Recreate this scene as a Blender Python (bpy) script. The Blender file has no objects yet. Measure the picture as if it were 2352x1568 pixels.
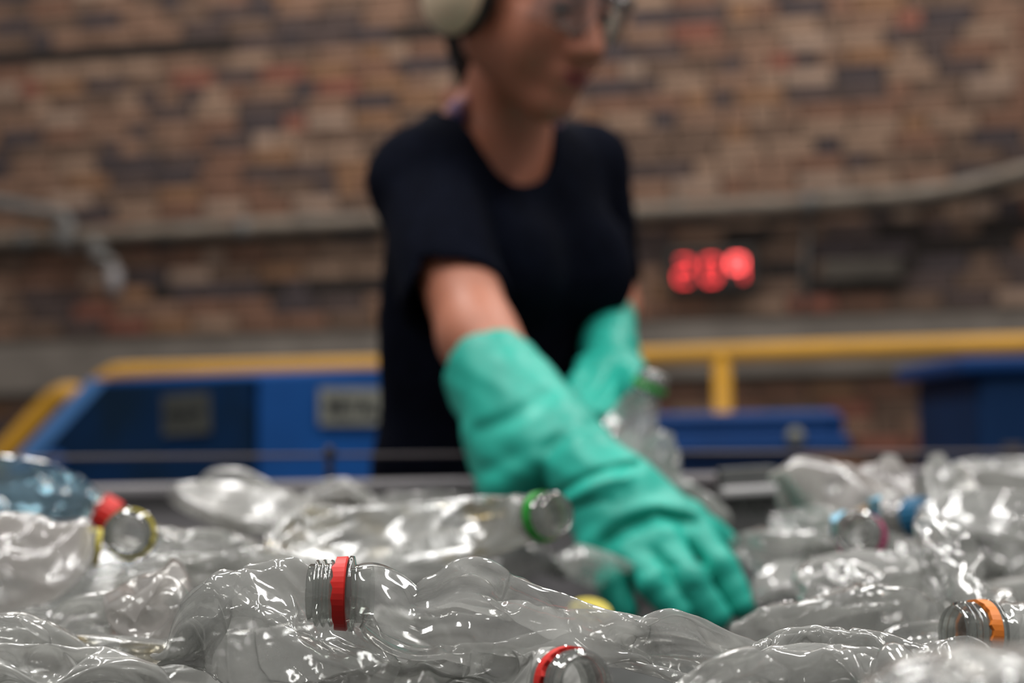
import bpy, math, random
import numpy as np
from mathutils import Vector, Matrix
import openvdb

S = bpy.context.scene
COL = S.collection
# ------------------------------------------------------------------ camera, world, lamps, exposure
FPX = 3593.33
cam = bpy.data.cameras.new('camera')
cam.sensor_width = 36.0
cam.lens = 55.0
cam.clip_start = 0.02
cam.dof.use_dof = True
cam.dof.focus_distance = 0.70
cam.dof.aperture_fstop = 4.9
cam_ob = bpy.data.objects.new('camera', cam)
COL.objects.link(cam_ob)
CAMM = (Matrix.Translation((0, 0, 1.1)) @ Matrix.Rotation(math.radians(90 + 3.44), 4, 'X')
        @ Matrix.Rotation(math.radians(-1.15), 4, 'Z'))
cam_ob.matrix_world = CAMM
S.camera = cam_ob
S.view_settings.view_transform = 'Standard'
S.view_settings.look = 'None'
S.view_settings.gamma = 1.0
S.view_settings.use_curve_mapping = False
S.view_settings.exposure = 0.0
S.cycles.transparent_max_bounces = 40
S.cycles.max_bounces = 6
S.cycles.diffuse_bounces = 2
S.cycles.glossy_bounces = 3
S.cycles.transmission_bounces = 4
S.cycles.caustics_reflective = False
S.cycles.caustics_refractive = False
S.cycles.sample_clamp_indirect = 3.0

world = bpy.data.worlds.new('hall_light')
S.world = world
world.use_nodes = True
world.node_tree.nodes['Background'].inputs[0].default_value = (0.45, 0.44, 0.43, 1)
world.node_tree.nodes['Background'].inputs[1].default_value = 0.40


def area(name, loc, sx, sy, power, rot=(0, 0, 0), col=(1.0, 0.98, 0.95)):
    l = bpy.data.lights.new(name, 'AREA')
    l.shape = 'RECTANGLE'
    l.size = sx
    l.size_y = sy
    l.energy = power
    l.color = col
    o = bpy.data.objects.new(name, l)
    COL.objects.link(o)
    o.location = loc
    o.rotation_euler = rot
    return o


# rows of fluorescent battens under the hall roof
for bx_, by_ in ((-1.6, 0.2), (0.2, 0.5), (2.0, 0.2), (-0.9, 2.3), (1.2, 2.2)):
    area('ceiling_batten', (bx_, by_, 3.7), 0.22, 1.5, 36)
area('roof_light', (0.2, 6.1, 4.7), 6.5, 0.5, 135, (math.radians(10), 0, 0), (1, 0.95, 0.88))

CM = np.array(CAMM)
CR = CM[:3, :3]
C0 = CM[:3, 3]


def P(px, py, d):
    return C0 + CR @ (np.array([(px - 1176) / FPX, (784 - py) / FPX, -1.0]) * d)


def proj(p):
    q = (p - C0) @ CR
    z = -q[..., 2]
    return 1176 + q[..., 0] / z * FPX, 784 - q[..., 1] / z * FPX, z


def camdir(x, y, z):
    v = CR @ np.array([x, y, z], float)
    return v / np.linalg.norm(v)


# ------------------------------------------------------------------ object helpers
def finish(o, label=None, cat=None, group=None, kind=None):
    if label: o['label'] = label
    if cat: o['category'] = cat
    if group: o['group'] = group
    if kind: o['kind'] = kind
    return o


def thing(name, label, cat, loc=(0, 0, 0), group=None):
    o = bpy.data.objects.new(name, None)
    COL.objects.link(o)
    o.location = loc
    return finish(o, label, cat, group)


def link(name, me, mat, parent=None, smooth=False, kind=None, label=None):
    o = bpy.data.objects.new(name, me)
    COL.objects.link(o)
    if mat is not None and len(me.materials) == 0:
        me.materials.append(mat)
    if smooth:
        me.polygons.foreach_set('use_smooth', [True] * len(me.polygons))
    if parent is not None:
        o.parent = parent
        o.matrix_parent_inverse = Matrix.Translation(-Vector(parent.location)) if parent.parent is None else Matrix.Identity(4)
    return finish(o, label, None, None, kind)


def mesh(name, V, F):
    me = bpy.data.meshes.new(name)
    me.from_pydata([tuple(map(float, v)) for v in V], [], F)
    me.update()
    return me


def box_data(c, sz, R=None):
    c = np.array(c, float)
    h = np.array(sz, float) / 2
    v = np.array([[x, y, z] for x in (-1, 1) for y in (-1, 1) for z in (-1, 1)]) * h
    if R is not None:
        v = v @ np.array(R).T
    v = v + c
    f = [(0, 1, 3, 2), (4, 6, 7, 5), (0, 4, 5, 1), (2, 3, 7, 6), (0, 2, 6, 4), (1, 5, 7, 3)]
    return v, f


def merge(parts):
    V, F, n = [], [], 0
    for v, f in parts:
        V.append(np.array(v, float))
        F += [tuple(i + n for i in q) for q in f]
        n += len(v)
    return np.concatenate(V), F


def box(name, c, sz, mat, parent=None, R=None, bevel=0.0, kind=None, label=None):
    v, f = box_data(c, sz, R)
    o = link(name, mesh(name, v, f), mat, parent, kind=kind, label=label)
    if bevel:
        b = o.modifiers.new('bevel', 'BEVEL')
        b.width = bevel
        b.segments = 2
    return o


def tube_data(pts, r, n=12, cap=True):
    pts = [np.array(p, float) for p in pts]
    rs = r if hasattr(r, '__len__') else [r] * len(pts)
    V, F = [], []
    up = np.array([0.13, 0.21, 1.0])
    prev = None
    for i, p in enumerate(pts):
        t = pts[min(i + 1, len(pts) - 1)] - pts[max(i - 1, 0)]
        t = t / np.linalg.norm(t)
        a = (up if prev is None else prev)
        a = a - t * (a @ t)
        a = a / np.linalg.norm(a)
        prev = a
        b = np.cross(t, a)
        for k in range(n):
            w = 2 * math.pi * k / n
            V.append(p + rs[i] * (a * math.cos(w) + b * math.sin(w)))
        if i:
            for k in range(n):
                A = (i - 1) * n + k
                B = (i - 1) * n + (k + 1) % n
                F.append((A, B, B + n, A + n))
    if cap:
        F.append(tuple(range(n))[::-1])
        F.append(tuple(range((len(pts) - 1) * n, len(pts) * n)))
    return np.array(V), F


def tube(name, pts, r, mat, parent=None, n=14, **kw):
    v, f = tube_data(pts, r, n)
    return link(name, mesh(name, v, f), mat, parent, smooth=True, **kw)


def smooth_path(pts, n=8):
    pts = np.array(pts, float)
    out = []
    for i in range(len(pts) - 1):
        p0 = pts[max(i - 1, 0)]; p1 = pts[i]; p2 = pts[i + 1]; p3 = pts[min(i + 2, len(pts) - 1)]
        for k in range(n):
            t = k / n
            out.append(0.5 * ((2 * p1) + (-p0 + p2) * t + (2 * p0 - 5 * p1 + 4 * p2 - p3) * t * t + (-p0 + 3 * p1 - 3 * p2 + p3) * t ** 3))
    out.append(pts[-1])
    return np.array(out)


# ------------------------------------------------------------------ materials
def pbr(name, col, rough=0.6, metal=0.0, var=0.0, scale=20.0, bump=0.0, spec=0.5, emit=None, sss=0.0, col2=None):
    m = bpy.data.materials.new(name)
    m.use_nodes = True
    nt = m.node_tree
    b = nt.nodes['Principled BSDF']
    b.inputs['Base Color'].default_value = (*col, 1)
    b.inputs['Roughness'].default_value = rough
    b.inputs['Metallic'].default_value = metal
    b.inputs['Specular IOR Level'].default_value = spec
    if emit:
        b.inputs['Emission Color'].default_value = (*emit[0], 1)
        b.inputs['Emission Strength'].default_value = emit[1]
    if sss:
        b.inputs['Subsurface Weight'].default_value = sss
        b.inputs['Subsurface Radius'].default_value = (0.01, 0.004, 0.002)
    if var or bump:
        tc = nt.nodes.new('ShaderNodeTexCoord')
        no = nt.nodes.new('ShaderNodeTexNoise')
        no.inputs['Scale'].default_value = scale
        no.inputs['Detail'].default_value = 5
        nt.links.new(tc.outputs['Object'], no.inputs['Vector'])
        if var:
            mx = nt.nodes.new('ShaderNodeMix')
            mx.data_type = 'RGBA'
            rp = nt.nodes.new('ShaderNodeMapRange')
            rp.inputs[1].default_value = 0.35
            rp.inputs[2].default_value = 0.65
            nt.links.new(no.outputs['Fac'], rp.inputs[0])
            nt.links.new(rp.outputs[0], mx.inputs[0])
            c2 = col2 if col2 else tuple(c * (1 - var) for c in col)
            mx.inputs[6].default_value = (*col, 1)
            mx.inputs[7].default_value = (*c2, 1)
            nt.links.new(mx.outputs[2], b.inputs['Base Color'])
        if bump:
            bp = nt.nodes.new('ShaderNodeBump')
            bp.inputs['Strength'].default_value = bump
            bp.inputs['Distance'].default_value = 0.01
            nt.links.new(no.outputs['Fac'], bp.inputs['Height'])
            nt.links.new(bp.outputs[0], b.inputs['Normal'])
    return m


def film(name, tint=(0.95, 0.955, 0.95), haze=0.29, haze_col=(0.84, 0.84, 0.81), rough=0.075, stain=None, refl=(0.13, 0.88), hscale=22.0):
    """thin blown plastic wall: clear transmission, mirror-like skin by viewing angle, and a scuffed milky share"""
    m = bpy.data.materials.new(name)
    m.use_nodes = True
    nt = m.node_tree
    nt.nodes.clear()
    N = nt.nodes.new
    Lk = nt.links.new
    lw = N('ShaderNodeLayerWeight')
    lw.inputs[0].default_value = 0.5
    pw = N('ShaderNodeMath')
    pw.operation = 'POWER'
    pw.inputs[1].default_value = 3.2
    Lk(lw.outputs['Facing'], pw.inputs[0])
    mr = N('ShaderNodeMapRange')
    mr.inputs[3].default_value = refl[0]
    mr.inputs[4].default_value = refl[1]
    Lk(pw.outputs[0], mr.inputs[0])
    tr = N('ShaderNodeBsdfTransparent')
    # the oblique wall is a longer way through the plastic
    p2 = N('ShaderNodeMath')
    p2.operation = 'POWER'
    p2.inputs[1].default_value = 2.0
    Lk(lw.outputs['Facing'], p2.inputs[0])
    gz = N('ShaderNodeMix')
    gz.data_type = 'RGBA'
    gz.inputs[6].default_value = (*tint, 1)
    gz.inputs[7].default_value = (tint[0] * .42, tint[1] * .44, tint[2] * .42, 1)
    Lk(p2.outputs[0], gz.inputs[0])
    Lk(gz.outputs[2], tr.inputs[0])
    gl = N('ShaderNodeBsdfGlossy')
    gl.inputs['Roughness'].default_value = rough
    df = N('ShaderNodeBsdfDiffuse')
    df.inputs[0].default_value = (*haze_col, 1)
    tl = N('ShaderNodeBsdfTranslucent')
    tl.inputs[0].default_value = (*haze_col, 1)
    dm = N('ShaderNodeMixShader')
    dm.inputs[0].default_value = 0.5
    Lk(df.outputs[0], dm.inputs[1])
    Lk(tl.outputs[0], dm.inputs[2])
    tc = N('ShaderNodeTexCoord')
    no = N('ShaderNodeTexNoise')
    no.inputs['Scale'].default_value = hscale
    no.inputs['Detail'].default_value = 6
    Lk(tc.outputs['Object'], no.inputs['Vector'])
    hz = N('ShaderNodeMapRange')
    hz.inputs[1].default_value = 0.38
    hz.inputs[2].default_value = 0.72
    hz.inputs[3].default_value = haze * 0.6
    hz.inputs[4].default_value = min(1, haze * 2.2)
    Lk(no.outputs['Fac'], hz.inputs[0])
    m1 = N('ShaderNodeMixShader')
    Lk(hz.outputs[0], m1.inputs[0])
    Lk(tr.outputs[0], m1.inputs[1])
    Lk(dm.outputs[0], m1.inputs[2])
    if stain:
        n2 = N('ShaderNodeTexNoise')
        n2.inputs['Scale'].default_value = 28
        n2.inputs['Detail'].default_value = 3
        Lk(tc.outputs['Object'], n2.inputs['Vector'])
        r2 = N('ShaderNodeMapRange')
        r2.inputs[1].default_value = 0.54
        r2.inputs[2].default_value = 0.66
        Lk(n2.outputs['Fac'], r2.inputs[0])
        mc = N('ShaderNodeMix')
        mc.data_type = 'RGBA'
        Lk(gz.outputs[2], mc.inputs[6])
        mc.inputs[7].default_value = (*stain, 1)
        Lk(r2.outputs[0], mc.inputs[0])
        Lk(mc.outputs[2], tr.inputs[0])
    m2 = N('ShaderNodeMixShader')
    Lk(mr.outputs[0], m2.inputs[0])
    Lk(m1.outputs[0], m2.inputs[1])
    Lk(gl.outputs[0], m2.inputs[2])
    bn = N('ShaderNodeTexNoise')
    bn.inputs['Scale'].default_value = 34
    bn.inputs['Distortion'].default_value = 1.6
    bn.inputs['Detail'].default_value = 2
    Lk(tc.outputs['Object'], bn.inputs['Vector'])
    bp = N('ShaderNodeBump')
    bp.inputs['Strength'].default_value = 0.35
    bp.inputs['Distance'].default_value = 0.0022
    Lk(bn.outputs['Fac'], bp.inputs['Height'])
    Lk(bp.outputs[0], gl.inputs['Normal'])
    o = N('ShaderNodeOutputMaterial')
    Lk(m2.outputs[0], o.inputs[0])
    return m


CLEAR = film('clear_plastic')
HAZY = film('scuffed_plastic', haze=0.40, rough=0.14)
STAINED = film('stained_plastic', haze=0.26, rough=0.2, stain=(0.62, 0.5, 0.24))
MILKY = film('milky_plastic', haze=0.5, haze_col=(0.70, 0.685, 0.65), rough=0.25)
FROST = film('frosted_plastic', haze=0.48, haze_col=(0.84, 0.80, 0.77), rough=0.14)
BLUEPET = film('blue_plastic', tint=(0.62, 0.80, 0.87), haze=0.14, haze_col=(0.35, 0.55, 0.68))
NECKM = film('neck_plastic', tint=(0.80, 0.82, 0.80), haze=0.12, rough=0.05, refl=(0.18, 0.95))
M = dict(
    mortar=pbr('mortar', (0.17, 0.135, 0.11), 0.9, var=0.35, scale=6, bump=0.3),
    concrete=pbr('concrete', (0.235, 0.205, 0.18), 0.85, var=0.3, scale=5, bump=0.3),
    floor=pbr('floor_concrete', (0.20, 0.195, 0.19), 0.75, var=0.3, scale=2),
    belt=pbr('belt_rubber', (0.055, 0.052, 0.052), 0.6, var=0.4, scale=30, bump=0.2),
    steel=pbr('painted_steel', (0.30, 0.285, 0.30), 0.5, var=0.2, scale=8),
    darksteel=pbr('dark_steel', (0.06, 0.048, 0.045), 0.6, var=0.3, scale=8),
    pipe=pbr('galvanised_pipe', (0.26, 0.215, 0.175), 0.6, 0.1, var=0.35, scale=9),
    pipe_gray=pbr('grey_pipe', (0.19, 0.185, 0.18), 0.6, 0.1, var=0.2, scale=9),
    yellow=pbr('yellow_paint', (0.66, 0.33, 0.025), 0.45, var=0.18, scale=6),
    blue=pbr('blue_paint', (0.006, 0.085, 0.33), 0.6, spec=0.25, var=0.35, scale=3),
    blue_shaded=pbr('shaded_blue_paint', (0.003, 0.030, 0.11), 0.7, spec=0.1, var=0.5, scale=4, col2=(0.006, 0.02, 0.045)),  # hopper blue darkened, the left panel's shade is in the colour
    blue_lit_edge=pbr('top_lit_blue_paint', (0.10, 0.29, 0.68), 0.45, var=0.2, scale=8),  # hopper blue lightened, light from above painted into the flanges
    bin_blue=pbr('blue_bin_plastic', (0.005, 0.048, 0.19), 0.6, spec=0.2, var=0.2, scale=5),
    bin_navy=pbr('navy_bin_plastic', (0.005, 0.030, 0.10), 0.65, spec=0.15, var=0.2, scale=5),
    sign=pbr('sign_plate', (0.24, 0.24, 0.20), 0.7, var=0.25, scale=12),
    sign_dark=pbr('dark_sign_plate', (0.075, 0.078, 0.068), 0.8, var=0.35, scale=12),  # darker tone of plate for the left sign
    ink=pbr('sign_ink', (0.03, 0.032, 0.03), 0.8),
    black=pbr('black_plastic', (0.012, 0.011, 0.010), 0.5),
    red=pbr('red_plastic', (0.78, 0.025, 0.018), 0.38, var=0.12, scale=40),
    green=pbr('green_plastic', (0.03, 0.40, 0.045), 0.4, var=0.2, scale=40),
    yellowp=pbr('yellow_plastic', (0.68, 0.56, 0.04), 0.4, var=0.2, scale=40),
    orange=pbr('orange_plastic', (0.90, 0.25, 0.03), 0.4, var=0.1, scale=40),
    magenta=pbr('magenta_plastic', (0.45, 0.04, 0.15), 0.4),
    cyan=pbr('blue_cap_plastic', (0.02, 0.17, 0.34), 0.4, var=0.3, scale=30),
    white=pbr('white_plastic', (0.62, 0.60, 0.58), 0.5, var=0.1, scale=20),
    glove=pbr('green_rubber', (0.022, 0.47, 0.365), 0.46, var=0.22, scale=22, bump=0.12, spec=0.4),
    skin=pbr('skin', (0.50, 0.19, 0.115), 0.5, var=0.12, scale=14, sss=0.12),
    lips=pbr('lips', (0.30, 0.07, 0.065), 0.45),
    cloth=pbr('navy_cotton', (0.0042, 0.0055, 0.012), 0.95, var=0.3, scale=50, bump=0.1, spec=0.05),
    trouser=pbr('black_cotton', (0.010, 0.010, 0.013), 0.9, spec=0.2),
    hair=pbr('black_hair', (0.006, 0.005, 0.005), 0.5, var=0.3, scale=60, bump=0.4),
    ear=pbr('cream_plastic', (0.86, 0.68, 0.48), 0.4),
    scarf=pbr('patterned_cloth', (0.05, 0.055, 0.20), 0.8, var=0.5, scale=55, col2=(0.45, 0.20, 0.13)),
    carton=pbr('grey_carton', (0.13, 0.13, 0.13), 0.7, var=0.2, scale=30),
    carton_top=pbr('pale_carton', (0.60, 0.58, 0.59), 0.7),
    led=pbr('red_led', (0.2, 0.01, 0.01), 0.5, emit=((1.0, 0.05, 0.055), 3.2)),
    led_hot=pbr('bright_red_led', (0.2, 0.01, 0.01), 0.5, emit=((1.0, 0.09, 0.09), 7.0)),
    led_off=pbr('unlit_led', (0.06, 0.01, 0.01), 0.5),
)

# ------------------------------------------------------------------ wall, floor
PHI = math.atan(0.17)                     # the wall runs nearer to the camera on the right
WU = np.array([math.cos(PHI), -math.sin(PHI), 0.0])     # along the wall to the right
WN = np.array([-math.sin(PHI), -math.cos(PHI), 0.0])    # out of the wall, to the camera
W0 = P(1176, 784, 7.5)
W0[2] = 0
WR = np.stack([WU, WN, [0, 0, 1]], 1)


def on_wall(px, py, off=0.0):
    o = W0 + WN * off
    d = CR @ np.array([(px - 1176) / FPX, (784 - py) / FPX, -1.0])
    t = ((o - C0) @ WN) / (d @ WN)
    return C0 + d * t


def wuv(p):
    q = p - W0
    return q @ WU, p[2]


wall = box('wall_back', W0 + WU * 0 - WN * 0.11 + np.array([0, 0, 2.1]), (10.4, 0.2, 4.2), M['mortar'], R=WR, kind='structure')
floor = box('floor', (0, 3.2, -0.1), (12, 12, 0.2), M['floor'], kind='structure')

rnd = random.Random(5)
pal = [((0.30, 0.175, 0.12), 3.6), ((0.26, 0.135, 0.09), 3.2), ((0.37, 0.24, 0.17), 2.6), ((0.115, 0.080, 0.075), 2.4), ((0.085, 0.065, 0.070), 2.0),
       ((0.32, 0.17, 0.095), 1.6), ((0.30, 0.115, 0.080), 0.8), ((0.20, 0.125, 0.090), 3.2), ((0.42, 0.29, 0.22), 1.3), ((0.030, 0.022, 0.020), 0.0)]
BM = [pbr('brick_clay', c, 0.9, var=0.35, scale=9, bump=0.5) for c, w in pal]
BMESH = {}


def brick_mesh(L, k):
    if (L, k) not in BMESH:
        V, F = box_data((0, 0, 0), (L, 0.03, 0.071), None)
        c = V.copy()
        c[V[:, 1] > 0, 0] *= (L - 0.006) / L
        c[V[:, 1] > 0, 2] *= 0.065 / 0.071
        me = mesh('brick', c, F)
        me.materials.append(BM[k])
        BMESH[(L, k)] = me
    return BMESH[(L, k)]


zl, zr = wuv(on_wall(0, 905))[1], wuv(on_wall(2352, 690))[1]
LEDGE0 = wuv(on_wall(300, 900))[1]
LEDGE1 = wuv(on_wall(300, 785))[1]
band1 = wuv(on_wall(450, 105))[1]
band2 = wuv(on_wall(560, 668))[1]
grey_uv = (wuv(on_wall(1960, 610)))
cells = []
row = 0
z = 0.006
while z < 4.15:
    u = -5.1 + rnd.uniform(0, 0.2)
    header_row = row % 3 == 1
    while u < 5.1:
        hd = rnd.random() < (0.62 if header_row else 0.16)
        L = 0.105 if hd else 0.222
        zc = z + 0.0355
        k = rnd.choices(range(10), [w for c, w in pal])[0]
        if abs(zc - band1) < 0.07 and u < 0.35: k = rnd.choice([9, 9, 4, 3]) if rnd.random() < 0.85 else k
        if abs(zc - band1 - 0.12) < 0.07 and u < 0.0: k = rnd.choice([7, 3, 4, 0])
        if abs(zc - band2) < 0.05 and -1.9 < u < -0.5: k = rnd.choice([9, 4, 9])
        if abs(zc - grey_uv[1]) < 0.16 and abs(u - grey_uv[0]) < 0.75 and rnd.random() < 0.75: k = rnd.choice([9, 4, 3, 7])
        if zc < LEDGE0 and u > 0 and rnd.random() < 0.55: k = rnd.choice([1, 6, 1, 3])
        cells.append((u + L / 2, zc, L, k))
        u += L + 0.011
    z += 0.071 + 0.011
    row += 1


def brick_pos(u, zc):
    return W0 + WU * u + WN * 0.0 + np.array([0, 0, zc])


vis = []
for i, (u, zc, L, k) in enumerate(cells):
    x, y, d = proj(brick_pos(u, zc))
    inside = -20 < x < 2372 and -20 < y < 1045 and not (LEDGE0 - 0.03 < zc < LEDGE1 + 0.03)
    hidden = (900 < x < 1420 and y > 380) or (1060 < x < 1400 and y < 300) or (x < 900 and y > 870 and x > 230)
    if inside and not hidden:
        vis.append((L / d, i))
vis.sort(reverse=True)
single = set(i for s, i in vis[:300])
joined = []
for i, (u, zc, L, k) in enumerate(cells):
    if LEDGE0 - 0.04 < zc < LEDGE1 + 0.0: continue
    out = rnd.uniform(-0.003, 0.003)
    p = brick_pos(u, zc) + WN * out
    if i in single:
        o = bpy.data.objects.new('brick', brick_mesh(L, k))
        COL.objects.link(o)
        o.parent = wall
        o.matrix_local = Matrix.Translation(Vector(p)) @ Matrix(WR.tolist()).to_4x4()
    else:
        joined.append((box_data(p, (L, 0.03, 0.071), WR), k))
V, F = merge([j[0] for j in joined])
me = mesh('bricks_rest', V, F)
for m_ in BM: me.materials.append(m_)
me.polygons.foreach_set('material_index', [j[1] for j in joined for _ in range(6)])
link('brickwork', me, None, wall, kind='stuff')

# concrete string course
lc = (LEDGE0 + LEDGE1) / 2
ledge = box('trim_1', W0 + WN * 0.03 + np.array([0, 0, lc]), (10.4, 0.10, LEDGE1 - LEDGE0), M['concrete'], R=WR, bevel=0.008, kind='structure')

# ------------------------------------------------------------------ wall pipes
t = thing('wall_pipe', 'long dull galvanised pipe across the brick wall, bending up at the right edge', 'pipe', tuple(on_wall(1176, 500, 0.08)))
pts = [on_wall(x, y, 0.09) for x, y in ((-260, 566), (0, 552), (430, 530), (860, 508), (1150, 499), (1450, 487), (1700, 475), (1900, 462), (2050, 452), (2180, 436), (2290, 410), (2400, 380), (2560, 330))]
tube('pipe_run', smooth_path(pts, 6), 0.036, M['pipe'], t)
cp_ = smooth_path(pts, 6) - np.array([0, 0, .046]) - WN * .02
tube('pipe_shade_strip', cp_, 0.020, M['black'], t, n=10, label='dark strip added as shade under the pipe')  # black tube added to stand for the shade along the pipe's underside
for x, y in ((560, 524), (1860, 466), (60, 550)):
    a, b = on_wall(x - 16, y + 1, 0.09), on_wall(x + 16, y - 1, 0.09)
    tube('coupling', [a, b], 0.044, M['pipe_gray'], t)
for x, y in ((720, 516), (1560, 481), (2130, 444)):
    box('pipe_clip', on_wall(x, y, 0.05), (0.03, 0.11, 0.09), M['pipe_gray'], t, R=WR)
t = thing('branch_pipe', 'grey elbow pipe dropping to the long wall pipe at the left edge', 'pipe', tuple(on_wall(100, 480, 0.1)))
pts = [on_wall(x, y, 0.15) for x, y in ((-200, 430), (0, 468), (110, 487), (146, 496), (155, 520), (155, 552))]
tube('elbow', smooth_path(pts, 6), 0.034, M['pipe_gray'], t)
tube('collar', [on_wall(150, 520, 0.13), on_wall(152, 575, 0.13)], 0.052, M['pipe_gray'], t)
t = thing('tap_fitting', 'small grey tap fitting hanging below the wall pipe at left', 'fitting', tuple(on_wall(240, 600, 0.1)))
tube('stem', smooth_path([on_wall(215, 548, 0.14), on_wall(220, 585, 0.16), on_wall(252, 600, 0.17), on_wall(262, 625, 0.17)], 5), 0.026, M['pipe_gray'], t)
tube('spout', [on_wall(262, 618, 0.17), on_wall(264, 680, 0.17)], [0.036, 0.030], M['steel'], t)
tube('flange', [on_wall(212, 560, 0.14), on_wall(232, 578, 0.155)], 0.042, M['pipe_gray'], t)
t = thing('wall_conduit', 'thin grey conduit dropping from the wall pipe coupling at right', 'conduit', tuple(on_wall(1855, 600, 0.03)))
tube('conduit', [on_wall(1858, 475, 0.03), on_wall(1850, 600, 0.03), on_wall(1846, 715, 0.03)], 0.011, M['pipe_gray'], t)
t = thing('junction_box', 'dark grey-green box on the brick wall under the pipe at right', 'box', tuple(on_wall(1990, 620, 0.04)))
gbx = pbr('grey_green_paint', (0.080, 0.068, 0.056), 0.8, var=0.3, scale=8)
box('case', on_wall(1980, 622, 0.03), (0.36, 0.05, 0.10), gbx, t, R=WR, bevel=0.01)
box('lid', on_wall(1980, 622, 0.060), (0.33, 0.010, 0.075), gbx, t, R=WR, bevel=0.004)

# ------------------------------------------------------------------ red digit display
dc = on_wall(1634, 622, 0.06)
t = thing('digital_clock', 'black wall display showing three glowing red digits', 'clock', tuple(dc))
box('case', dc, (0.42, 0.07, 0.205), M['black'], t, R=WR, bevel=0.012)
SEG = {'a': (0, 1, 1), 'b': (1, .5, 0), 'c': (1, -.5, 0), 'd': (0, -1, 1), 'e': (-1, -.5, 0), 'f': (-1, .5, 0), 'g': (0, 0, 1)}
for dx, digs, hot in ((-0.125, 'abdeg', ''), (0.0, 'abcdef', ''), (0.120, 'abcfg', 'abfg')):
    dg = link('digit', mesh('digit', *box_data(dc + WU * dx + WN * 0.035, (0.09, 0.004, 0.15), WR)), M['black'], t)
    for sgm, (sx, sy, hor) in SEG.items():
        c = dc + WU * (dx + sx * 0.030) + np.array([0, 0, sy * 0.055]) + WN * 0.039
        mt = M['led_hot'] if sgm in hot else M['led'] if sgm in digs else M['led_off']
        o = link('segment', mesh('segment', *box_data(c, (0.048, 0.004, 0.012) if hor else (0.012, 0.004, 0.044), WR)), mt, dg)
        o.matrix_parent_inverse = Matrix.Identity(4)

# ------------------------------------------------------------------ yellow guard rail
DR = 4.0
t = thing('guard_rail', 'yellow tubular guard rail running behind the woman in front of the wall', 'railing', (P(1100, 820, DR)[0], P(1100, 820, DR)[1], 0))


def PR(x, y, d=None):
    return P(x, y, d if d else DR - (x - 1176) / 3593 * DR * 0.17)


pts = [PR(2700, 775), PR(2352, 789), PR(1900, 803), PR(1500, 818), PR(1176, 829), PR(880, 839), PR(500, 850), PR(300, 855), PR(258, 862), PR(225, 885), PR(190, 930), PR(150, 985)]
tube('handrail', smooth_path(pts, 5), 0.0245, M['yellow'], t)
a = PR(1657, 812); b = a.copy(); b[2] = 0
tube('post', [a, b], 0.0235, M['yellow'], t)
for x in (2520, 1010, 330):
    a = PR(x, 829 if x > 2000 else 850); a[2] -= 0.01; b = a.copy(); b[2] = 0
    if x != 330: tube('post', [a, b], 0.0235, M['yellow'], t)
t = thing('stair_rail', 'short yellow rail sloping down at the far left edge', 'railing', (P(60, 980, 4.1)[0], P(60, 980, 4.1)[1], 0))
pts = [P(175, 905, 4.15), P(150, 905, 4.1), P(120, 922, 4.1), P(60, 985, 4.1), P(0, 1050, 4.1), P(-120, 1180, 4.1)]
tube('handrail', smooth_path(pts, 6), 0.028, M['yellow'], t)
a = P(-120, 1180, 4.1); b = a.copy(); b[2] = 0
tube('post', [a, b], 0.0245, M['yellow'], t)


# ------------------------------------------------------------------ blue sorting hopper with sign plates
def slab(name, corners, th, mat, parent, **kw):
    c = [np.array(p, float) for p in corners]
    n = np.cross(c[1] - c[0], c[2] - c[0])
    n = n / np.linalg.norm(n) * th
    V = c + [p + n for p in c]
    k = len(c)
    F = [tuple(range(k))[::-1], tuple(range(k, 2 * k))] + [(i, (i + 1) % k, (i + 1) % k + k, i + k) for i in range(k)]
    return link(name, mesh(name, V, F), mat, parent, **kw)


HB = P(560, 1000, 3.3)
t = thing('sorting_hopper', 'blue steel sorting hopper with two sign plates behind the woman', 'hopper', (HB[0], HB[1], 0))


def down(p, z):
    q = np.array(p, float); q[2] = z; return q


def panel_depth(x, bend=590, d=3.35):
    return d + (0.25 * (bend - x) / 380 if x < bend else 0.12 * (x - bend) / 300)


def PH(x, y, o=0):
    return P(x, y, panel_depth(x) - o)


slab('panel', [PH(212, 884), PH(590, 868), PH(590, 1125), PH(20, 1125, 0)], -0.02, M['blue_shaded'], t, label='darker left panel of the blue hopper')
slab('panel', [PH(590, 868), PH(905, 858), PH(905, 1125), PH(590, 1125)], -0.02, M['blue'], t, label='brighter right panel of the blue hopper')
zb = down(PH(20, 1125), 0.3)
slab('apron', [PH(10, 1118), PH(905, 1118), down(PH(905, 1118), 0.12), down(PH(10, 1118), 0.12)], -0.02, M['blue'], t)
for x in (60, 560, 880):
    a = down(PH(x, 1118), 0.9)
    tube('leg', [a, down(a, 0)], 0.03, M['darksteel'], t)
tube('rim', [PH(212, 882, .01), PH(590, 867, .01), PH(905, 857, .01)], 0.012, M['blue'], t)
v1 = [PH(203, 872, .03), PH(240, 880, .03), PH(60, 1075, .03), PH(10, 1075, .03)]
slab('flange', v1, 0.02, M['blue_lit_edge'], t)
v1 = [PH(884, 1052, .03), PH(903, 1052, .03), PH(884, 1118, .03), PH(862, 1118, .03)]
slab('flange', v1, 0.02, M['blue_lit_edge'], t)
box('guide_block', PH(126, 1062, .06), (0.05, 0.04, 0.05), M['blue'], t, bevel=0.02)


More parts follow.
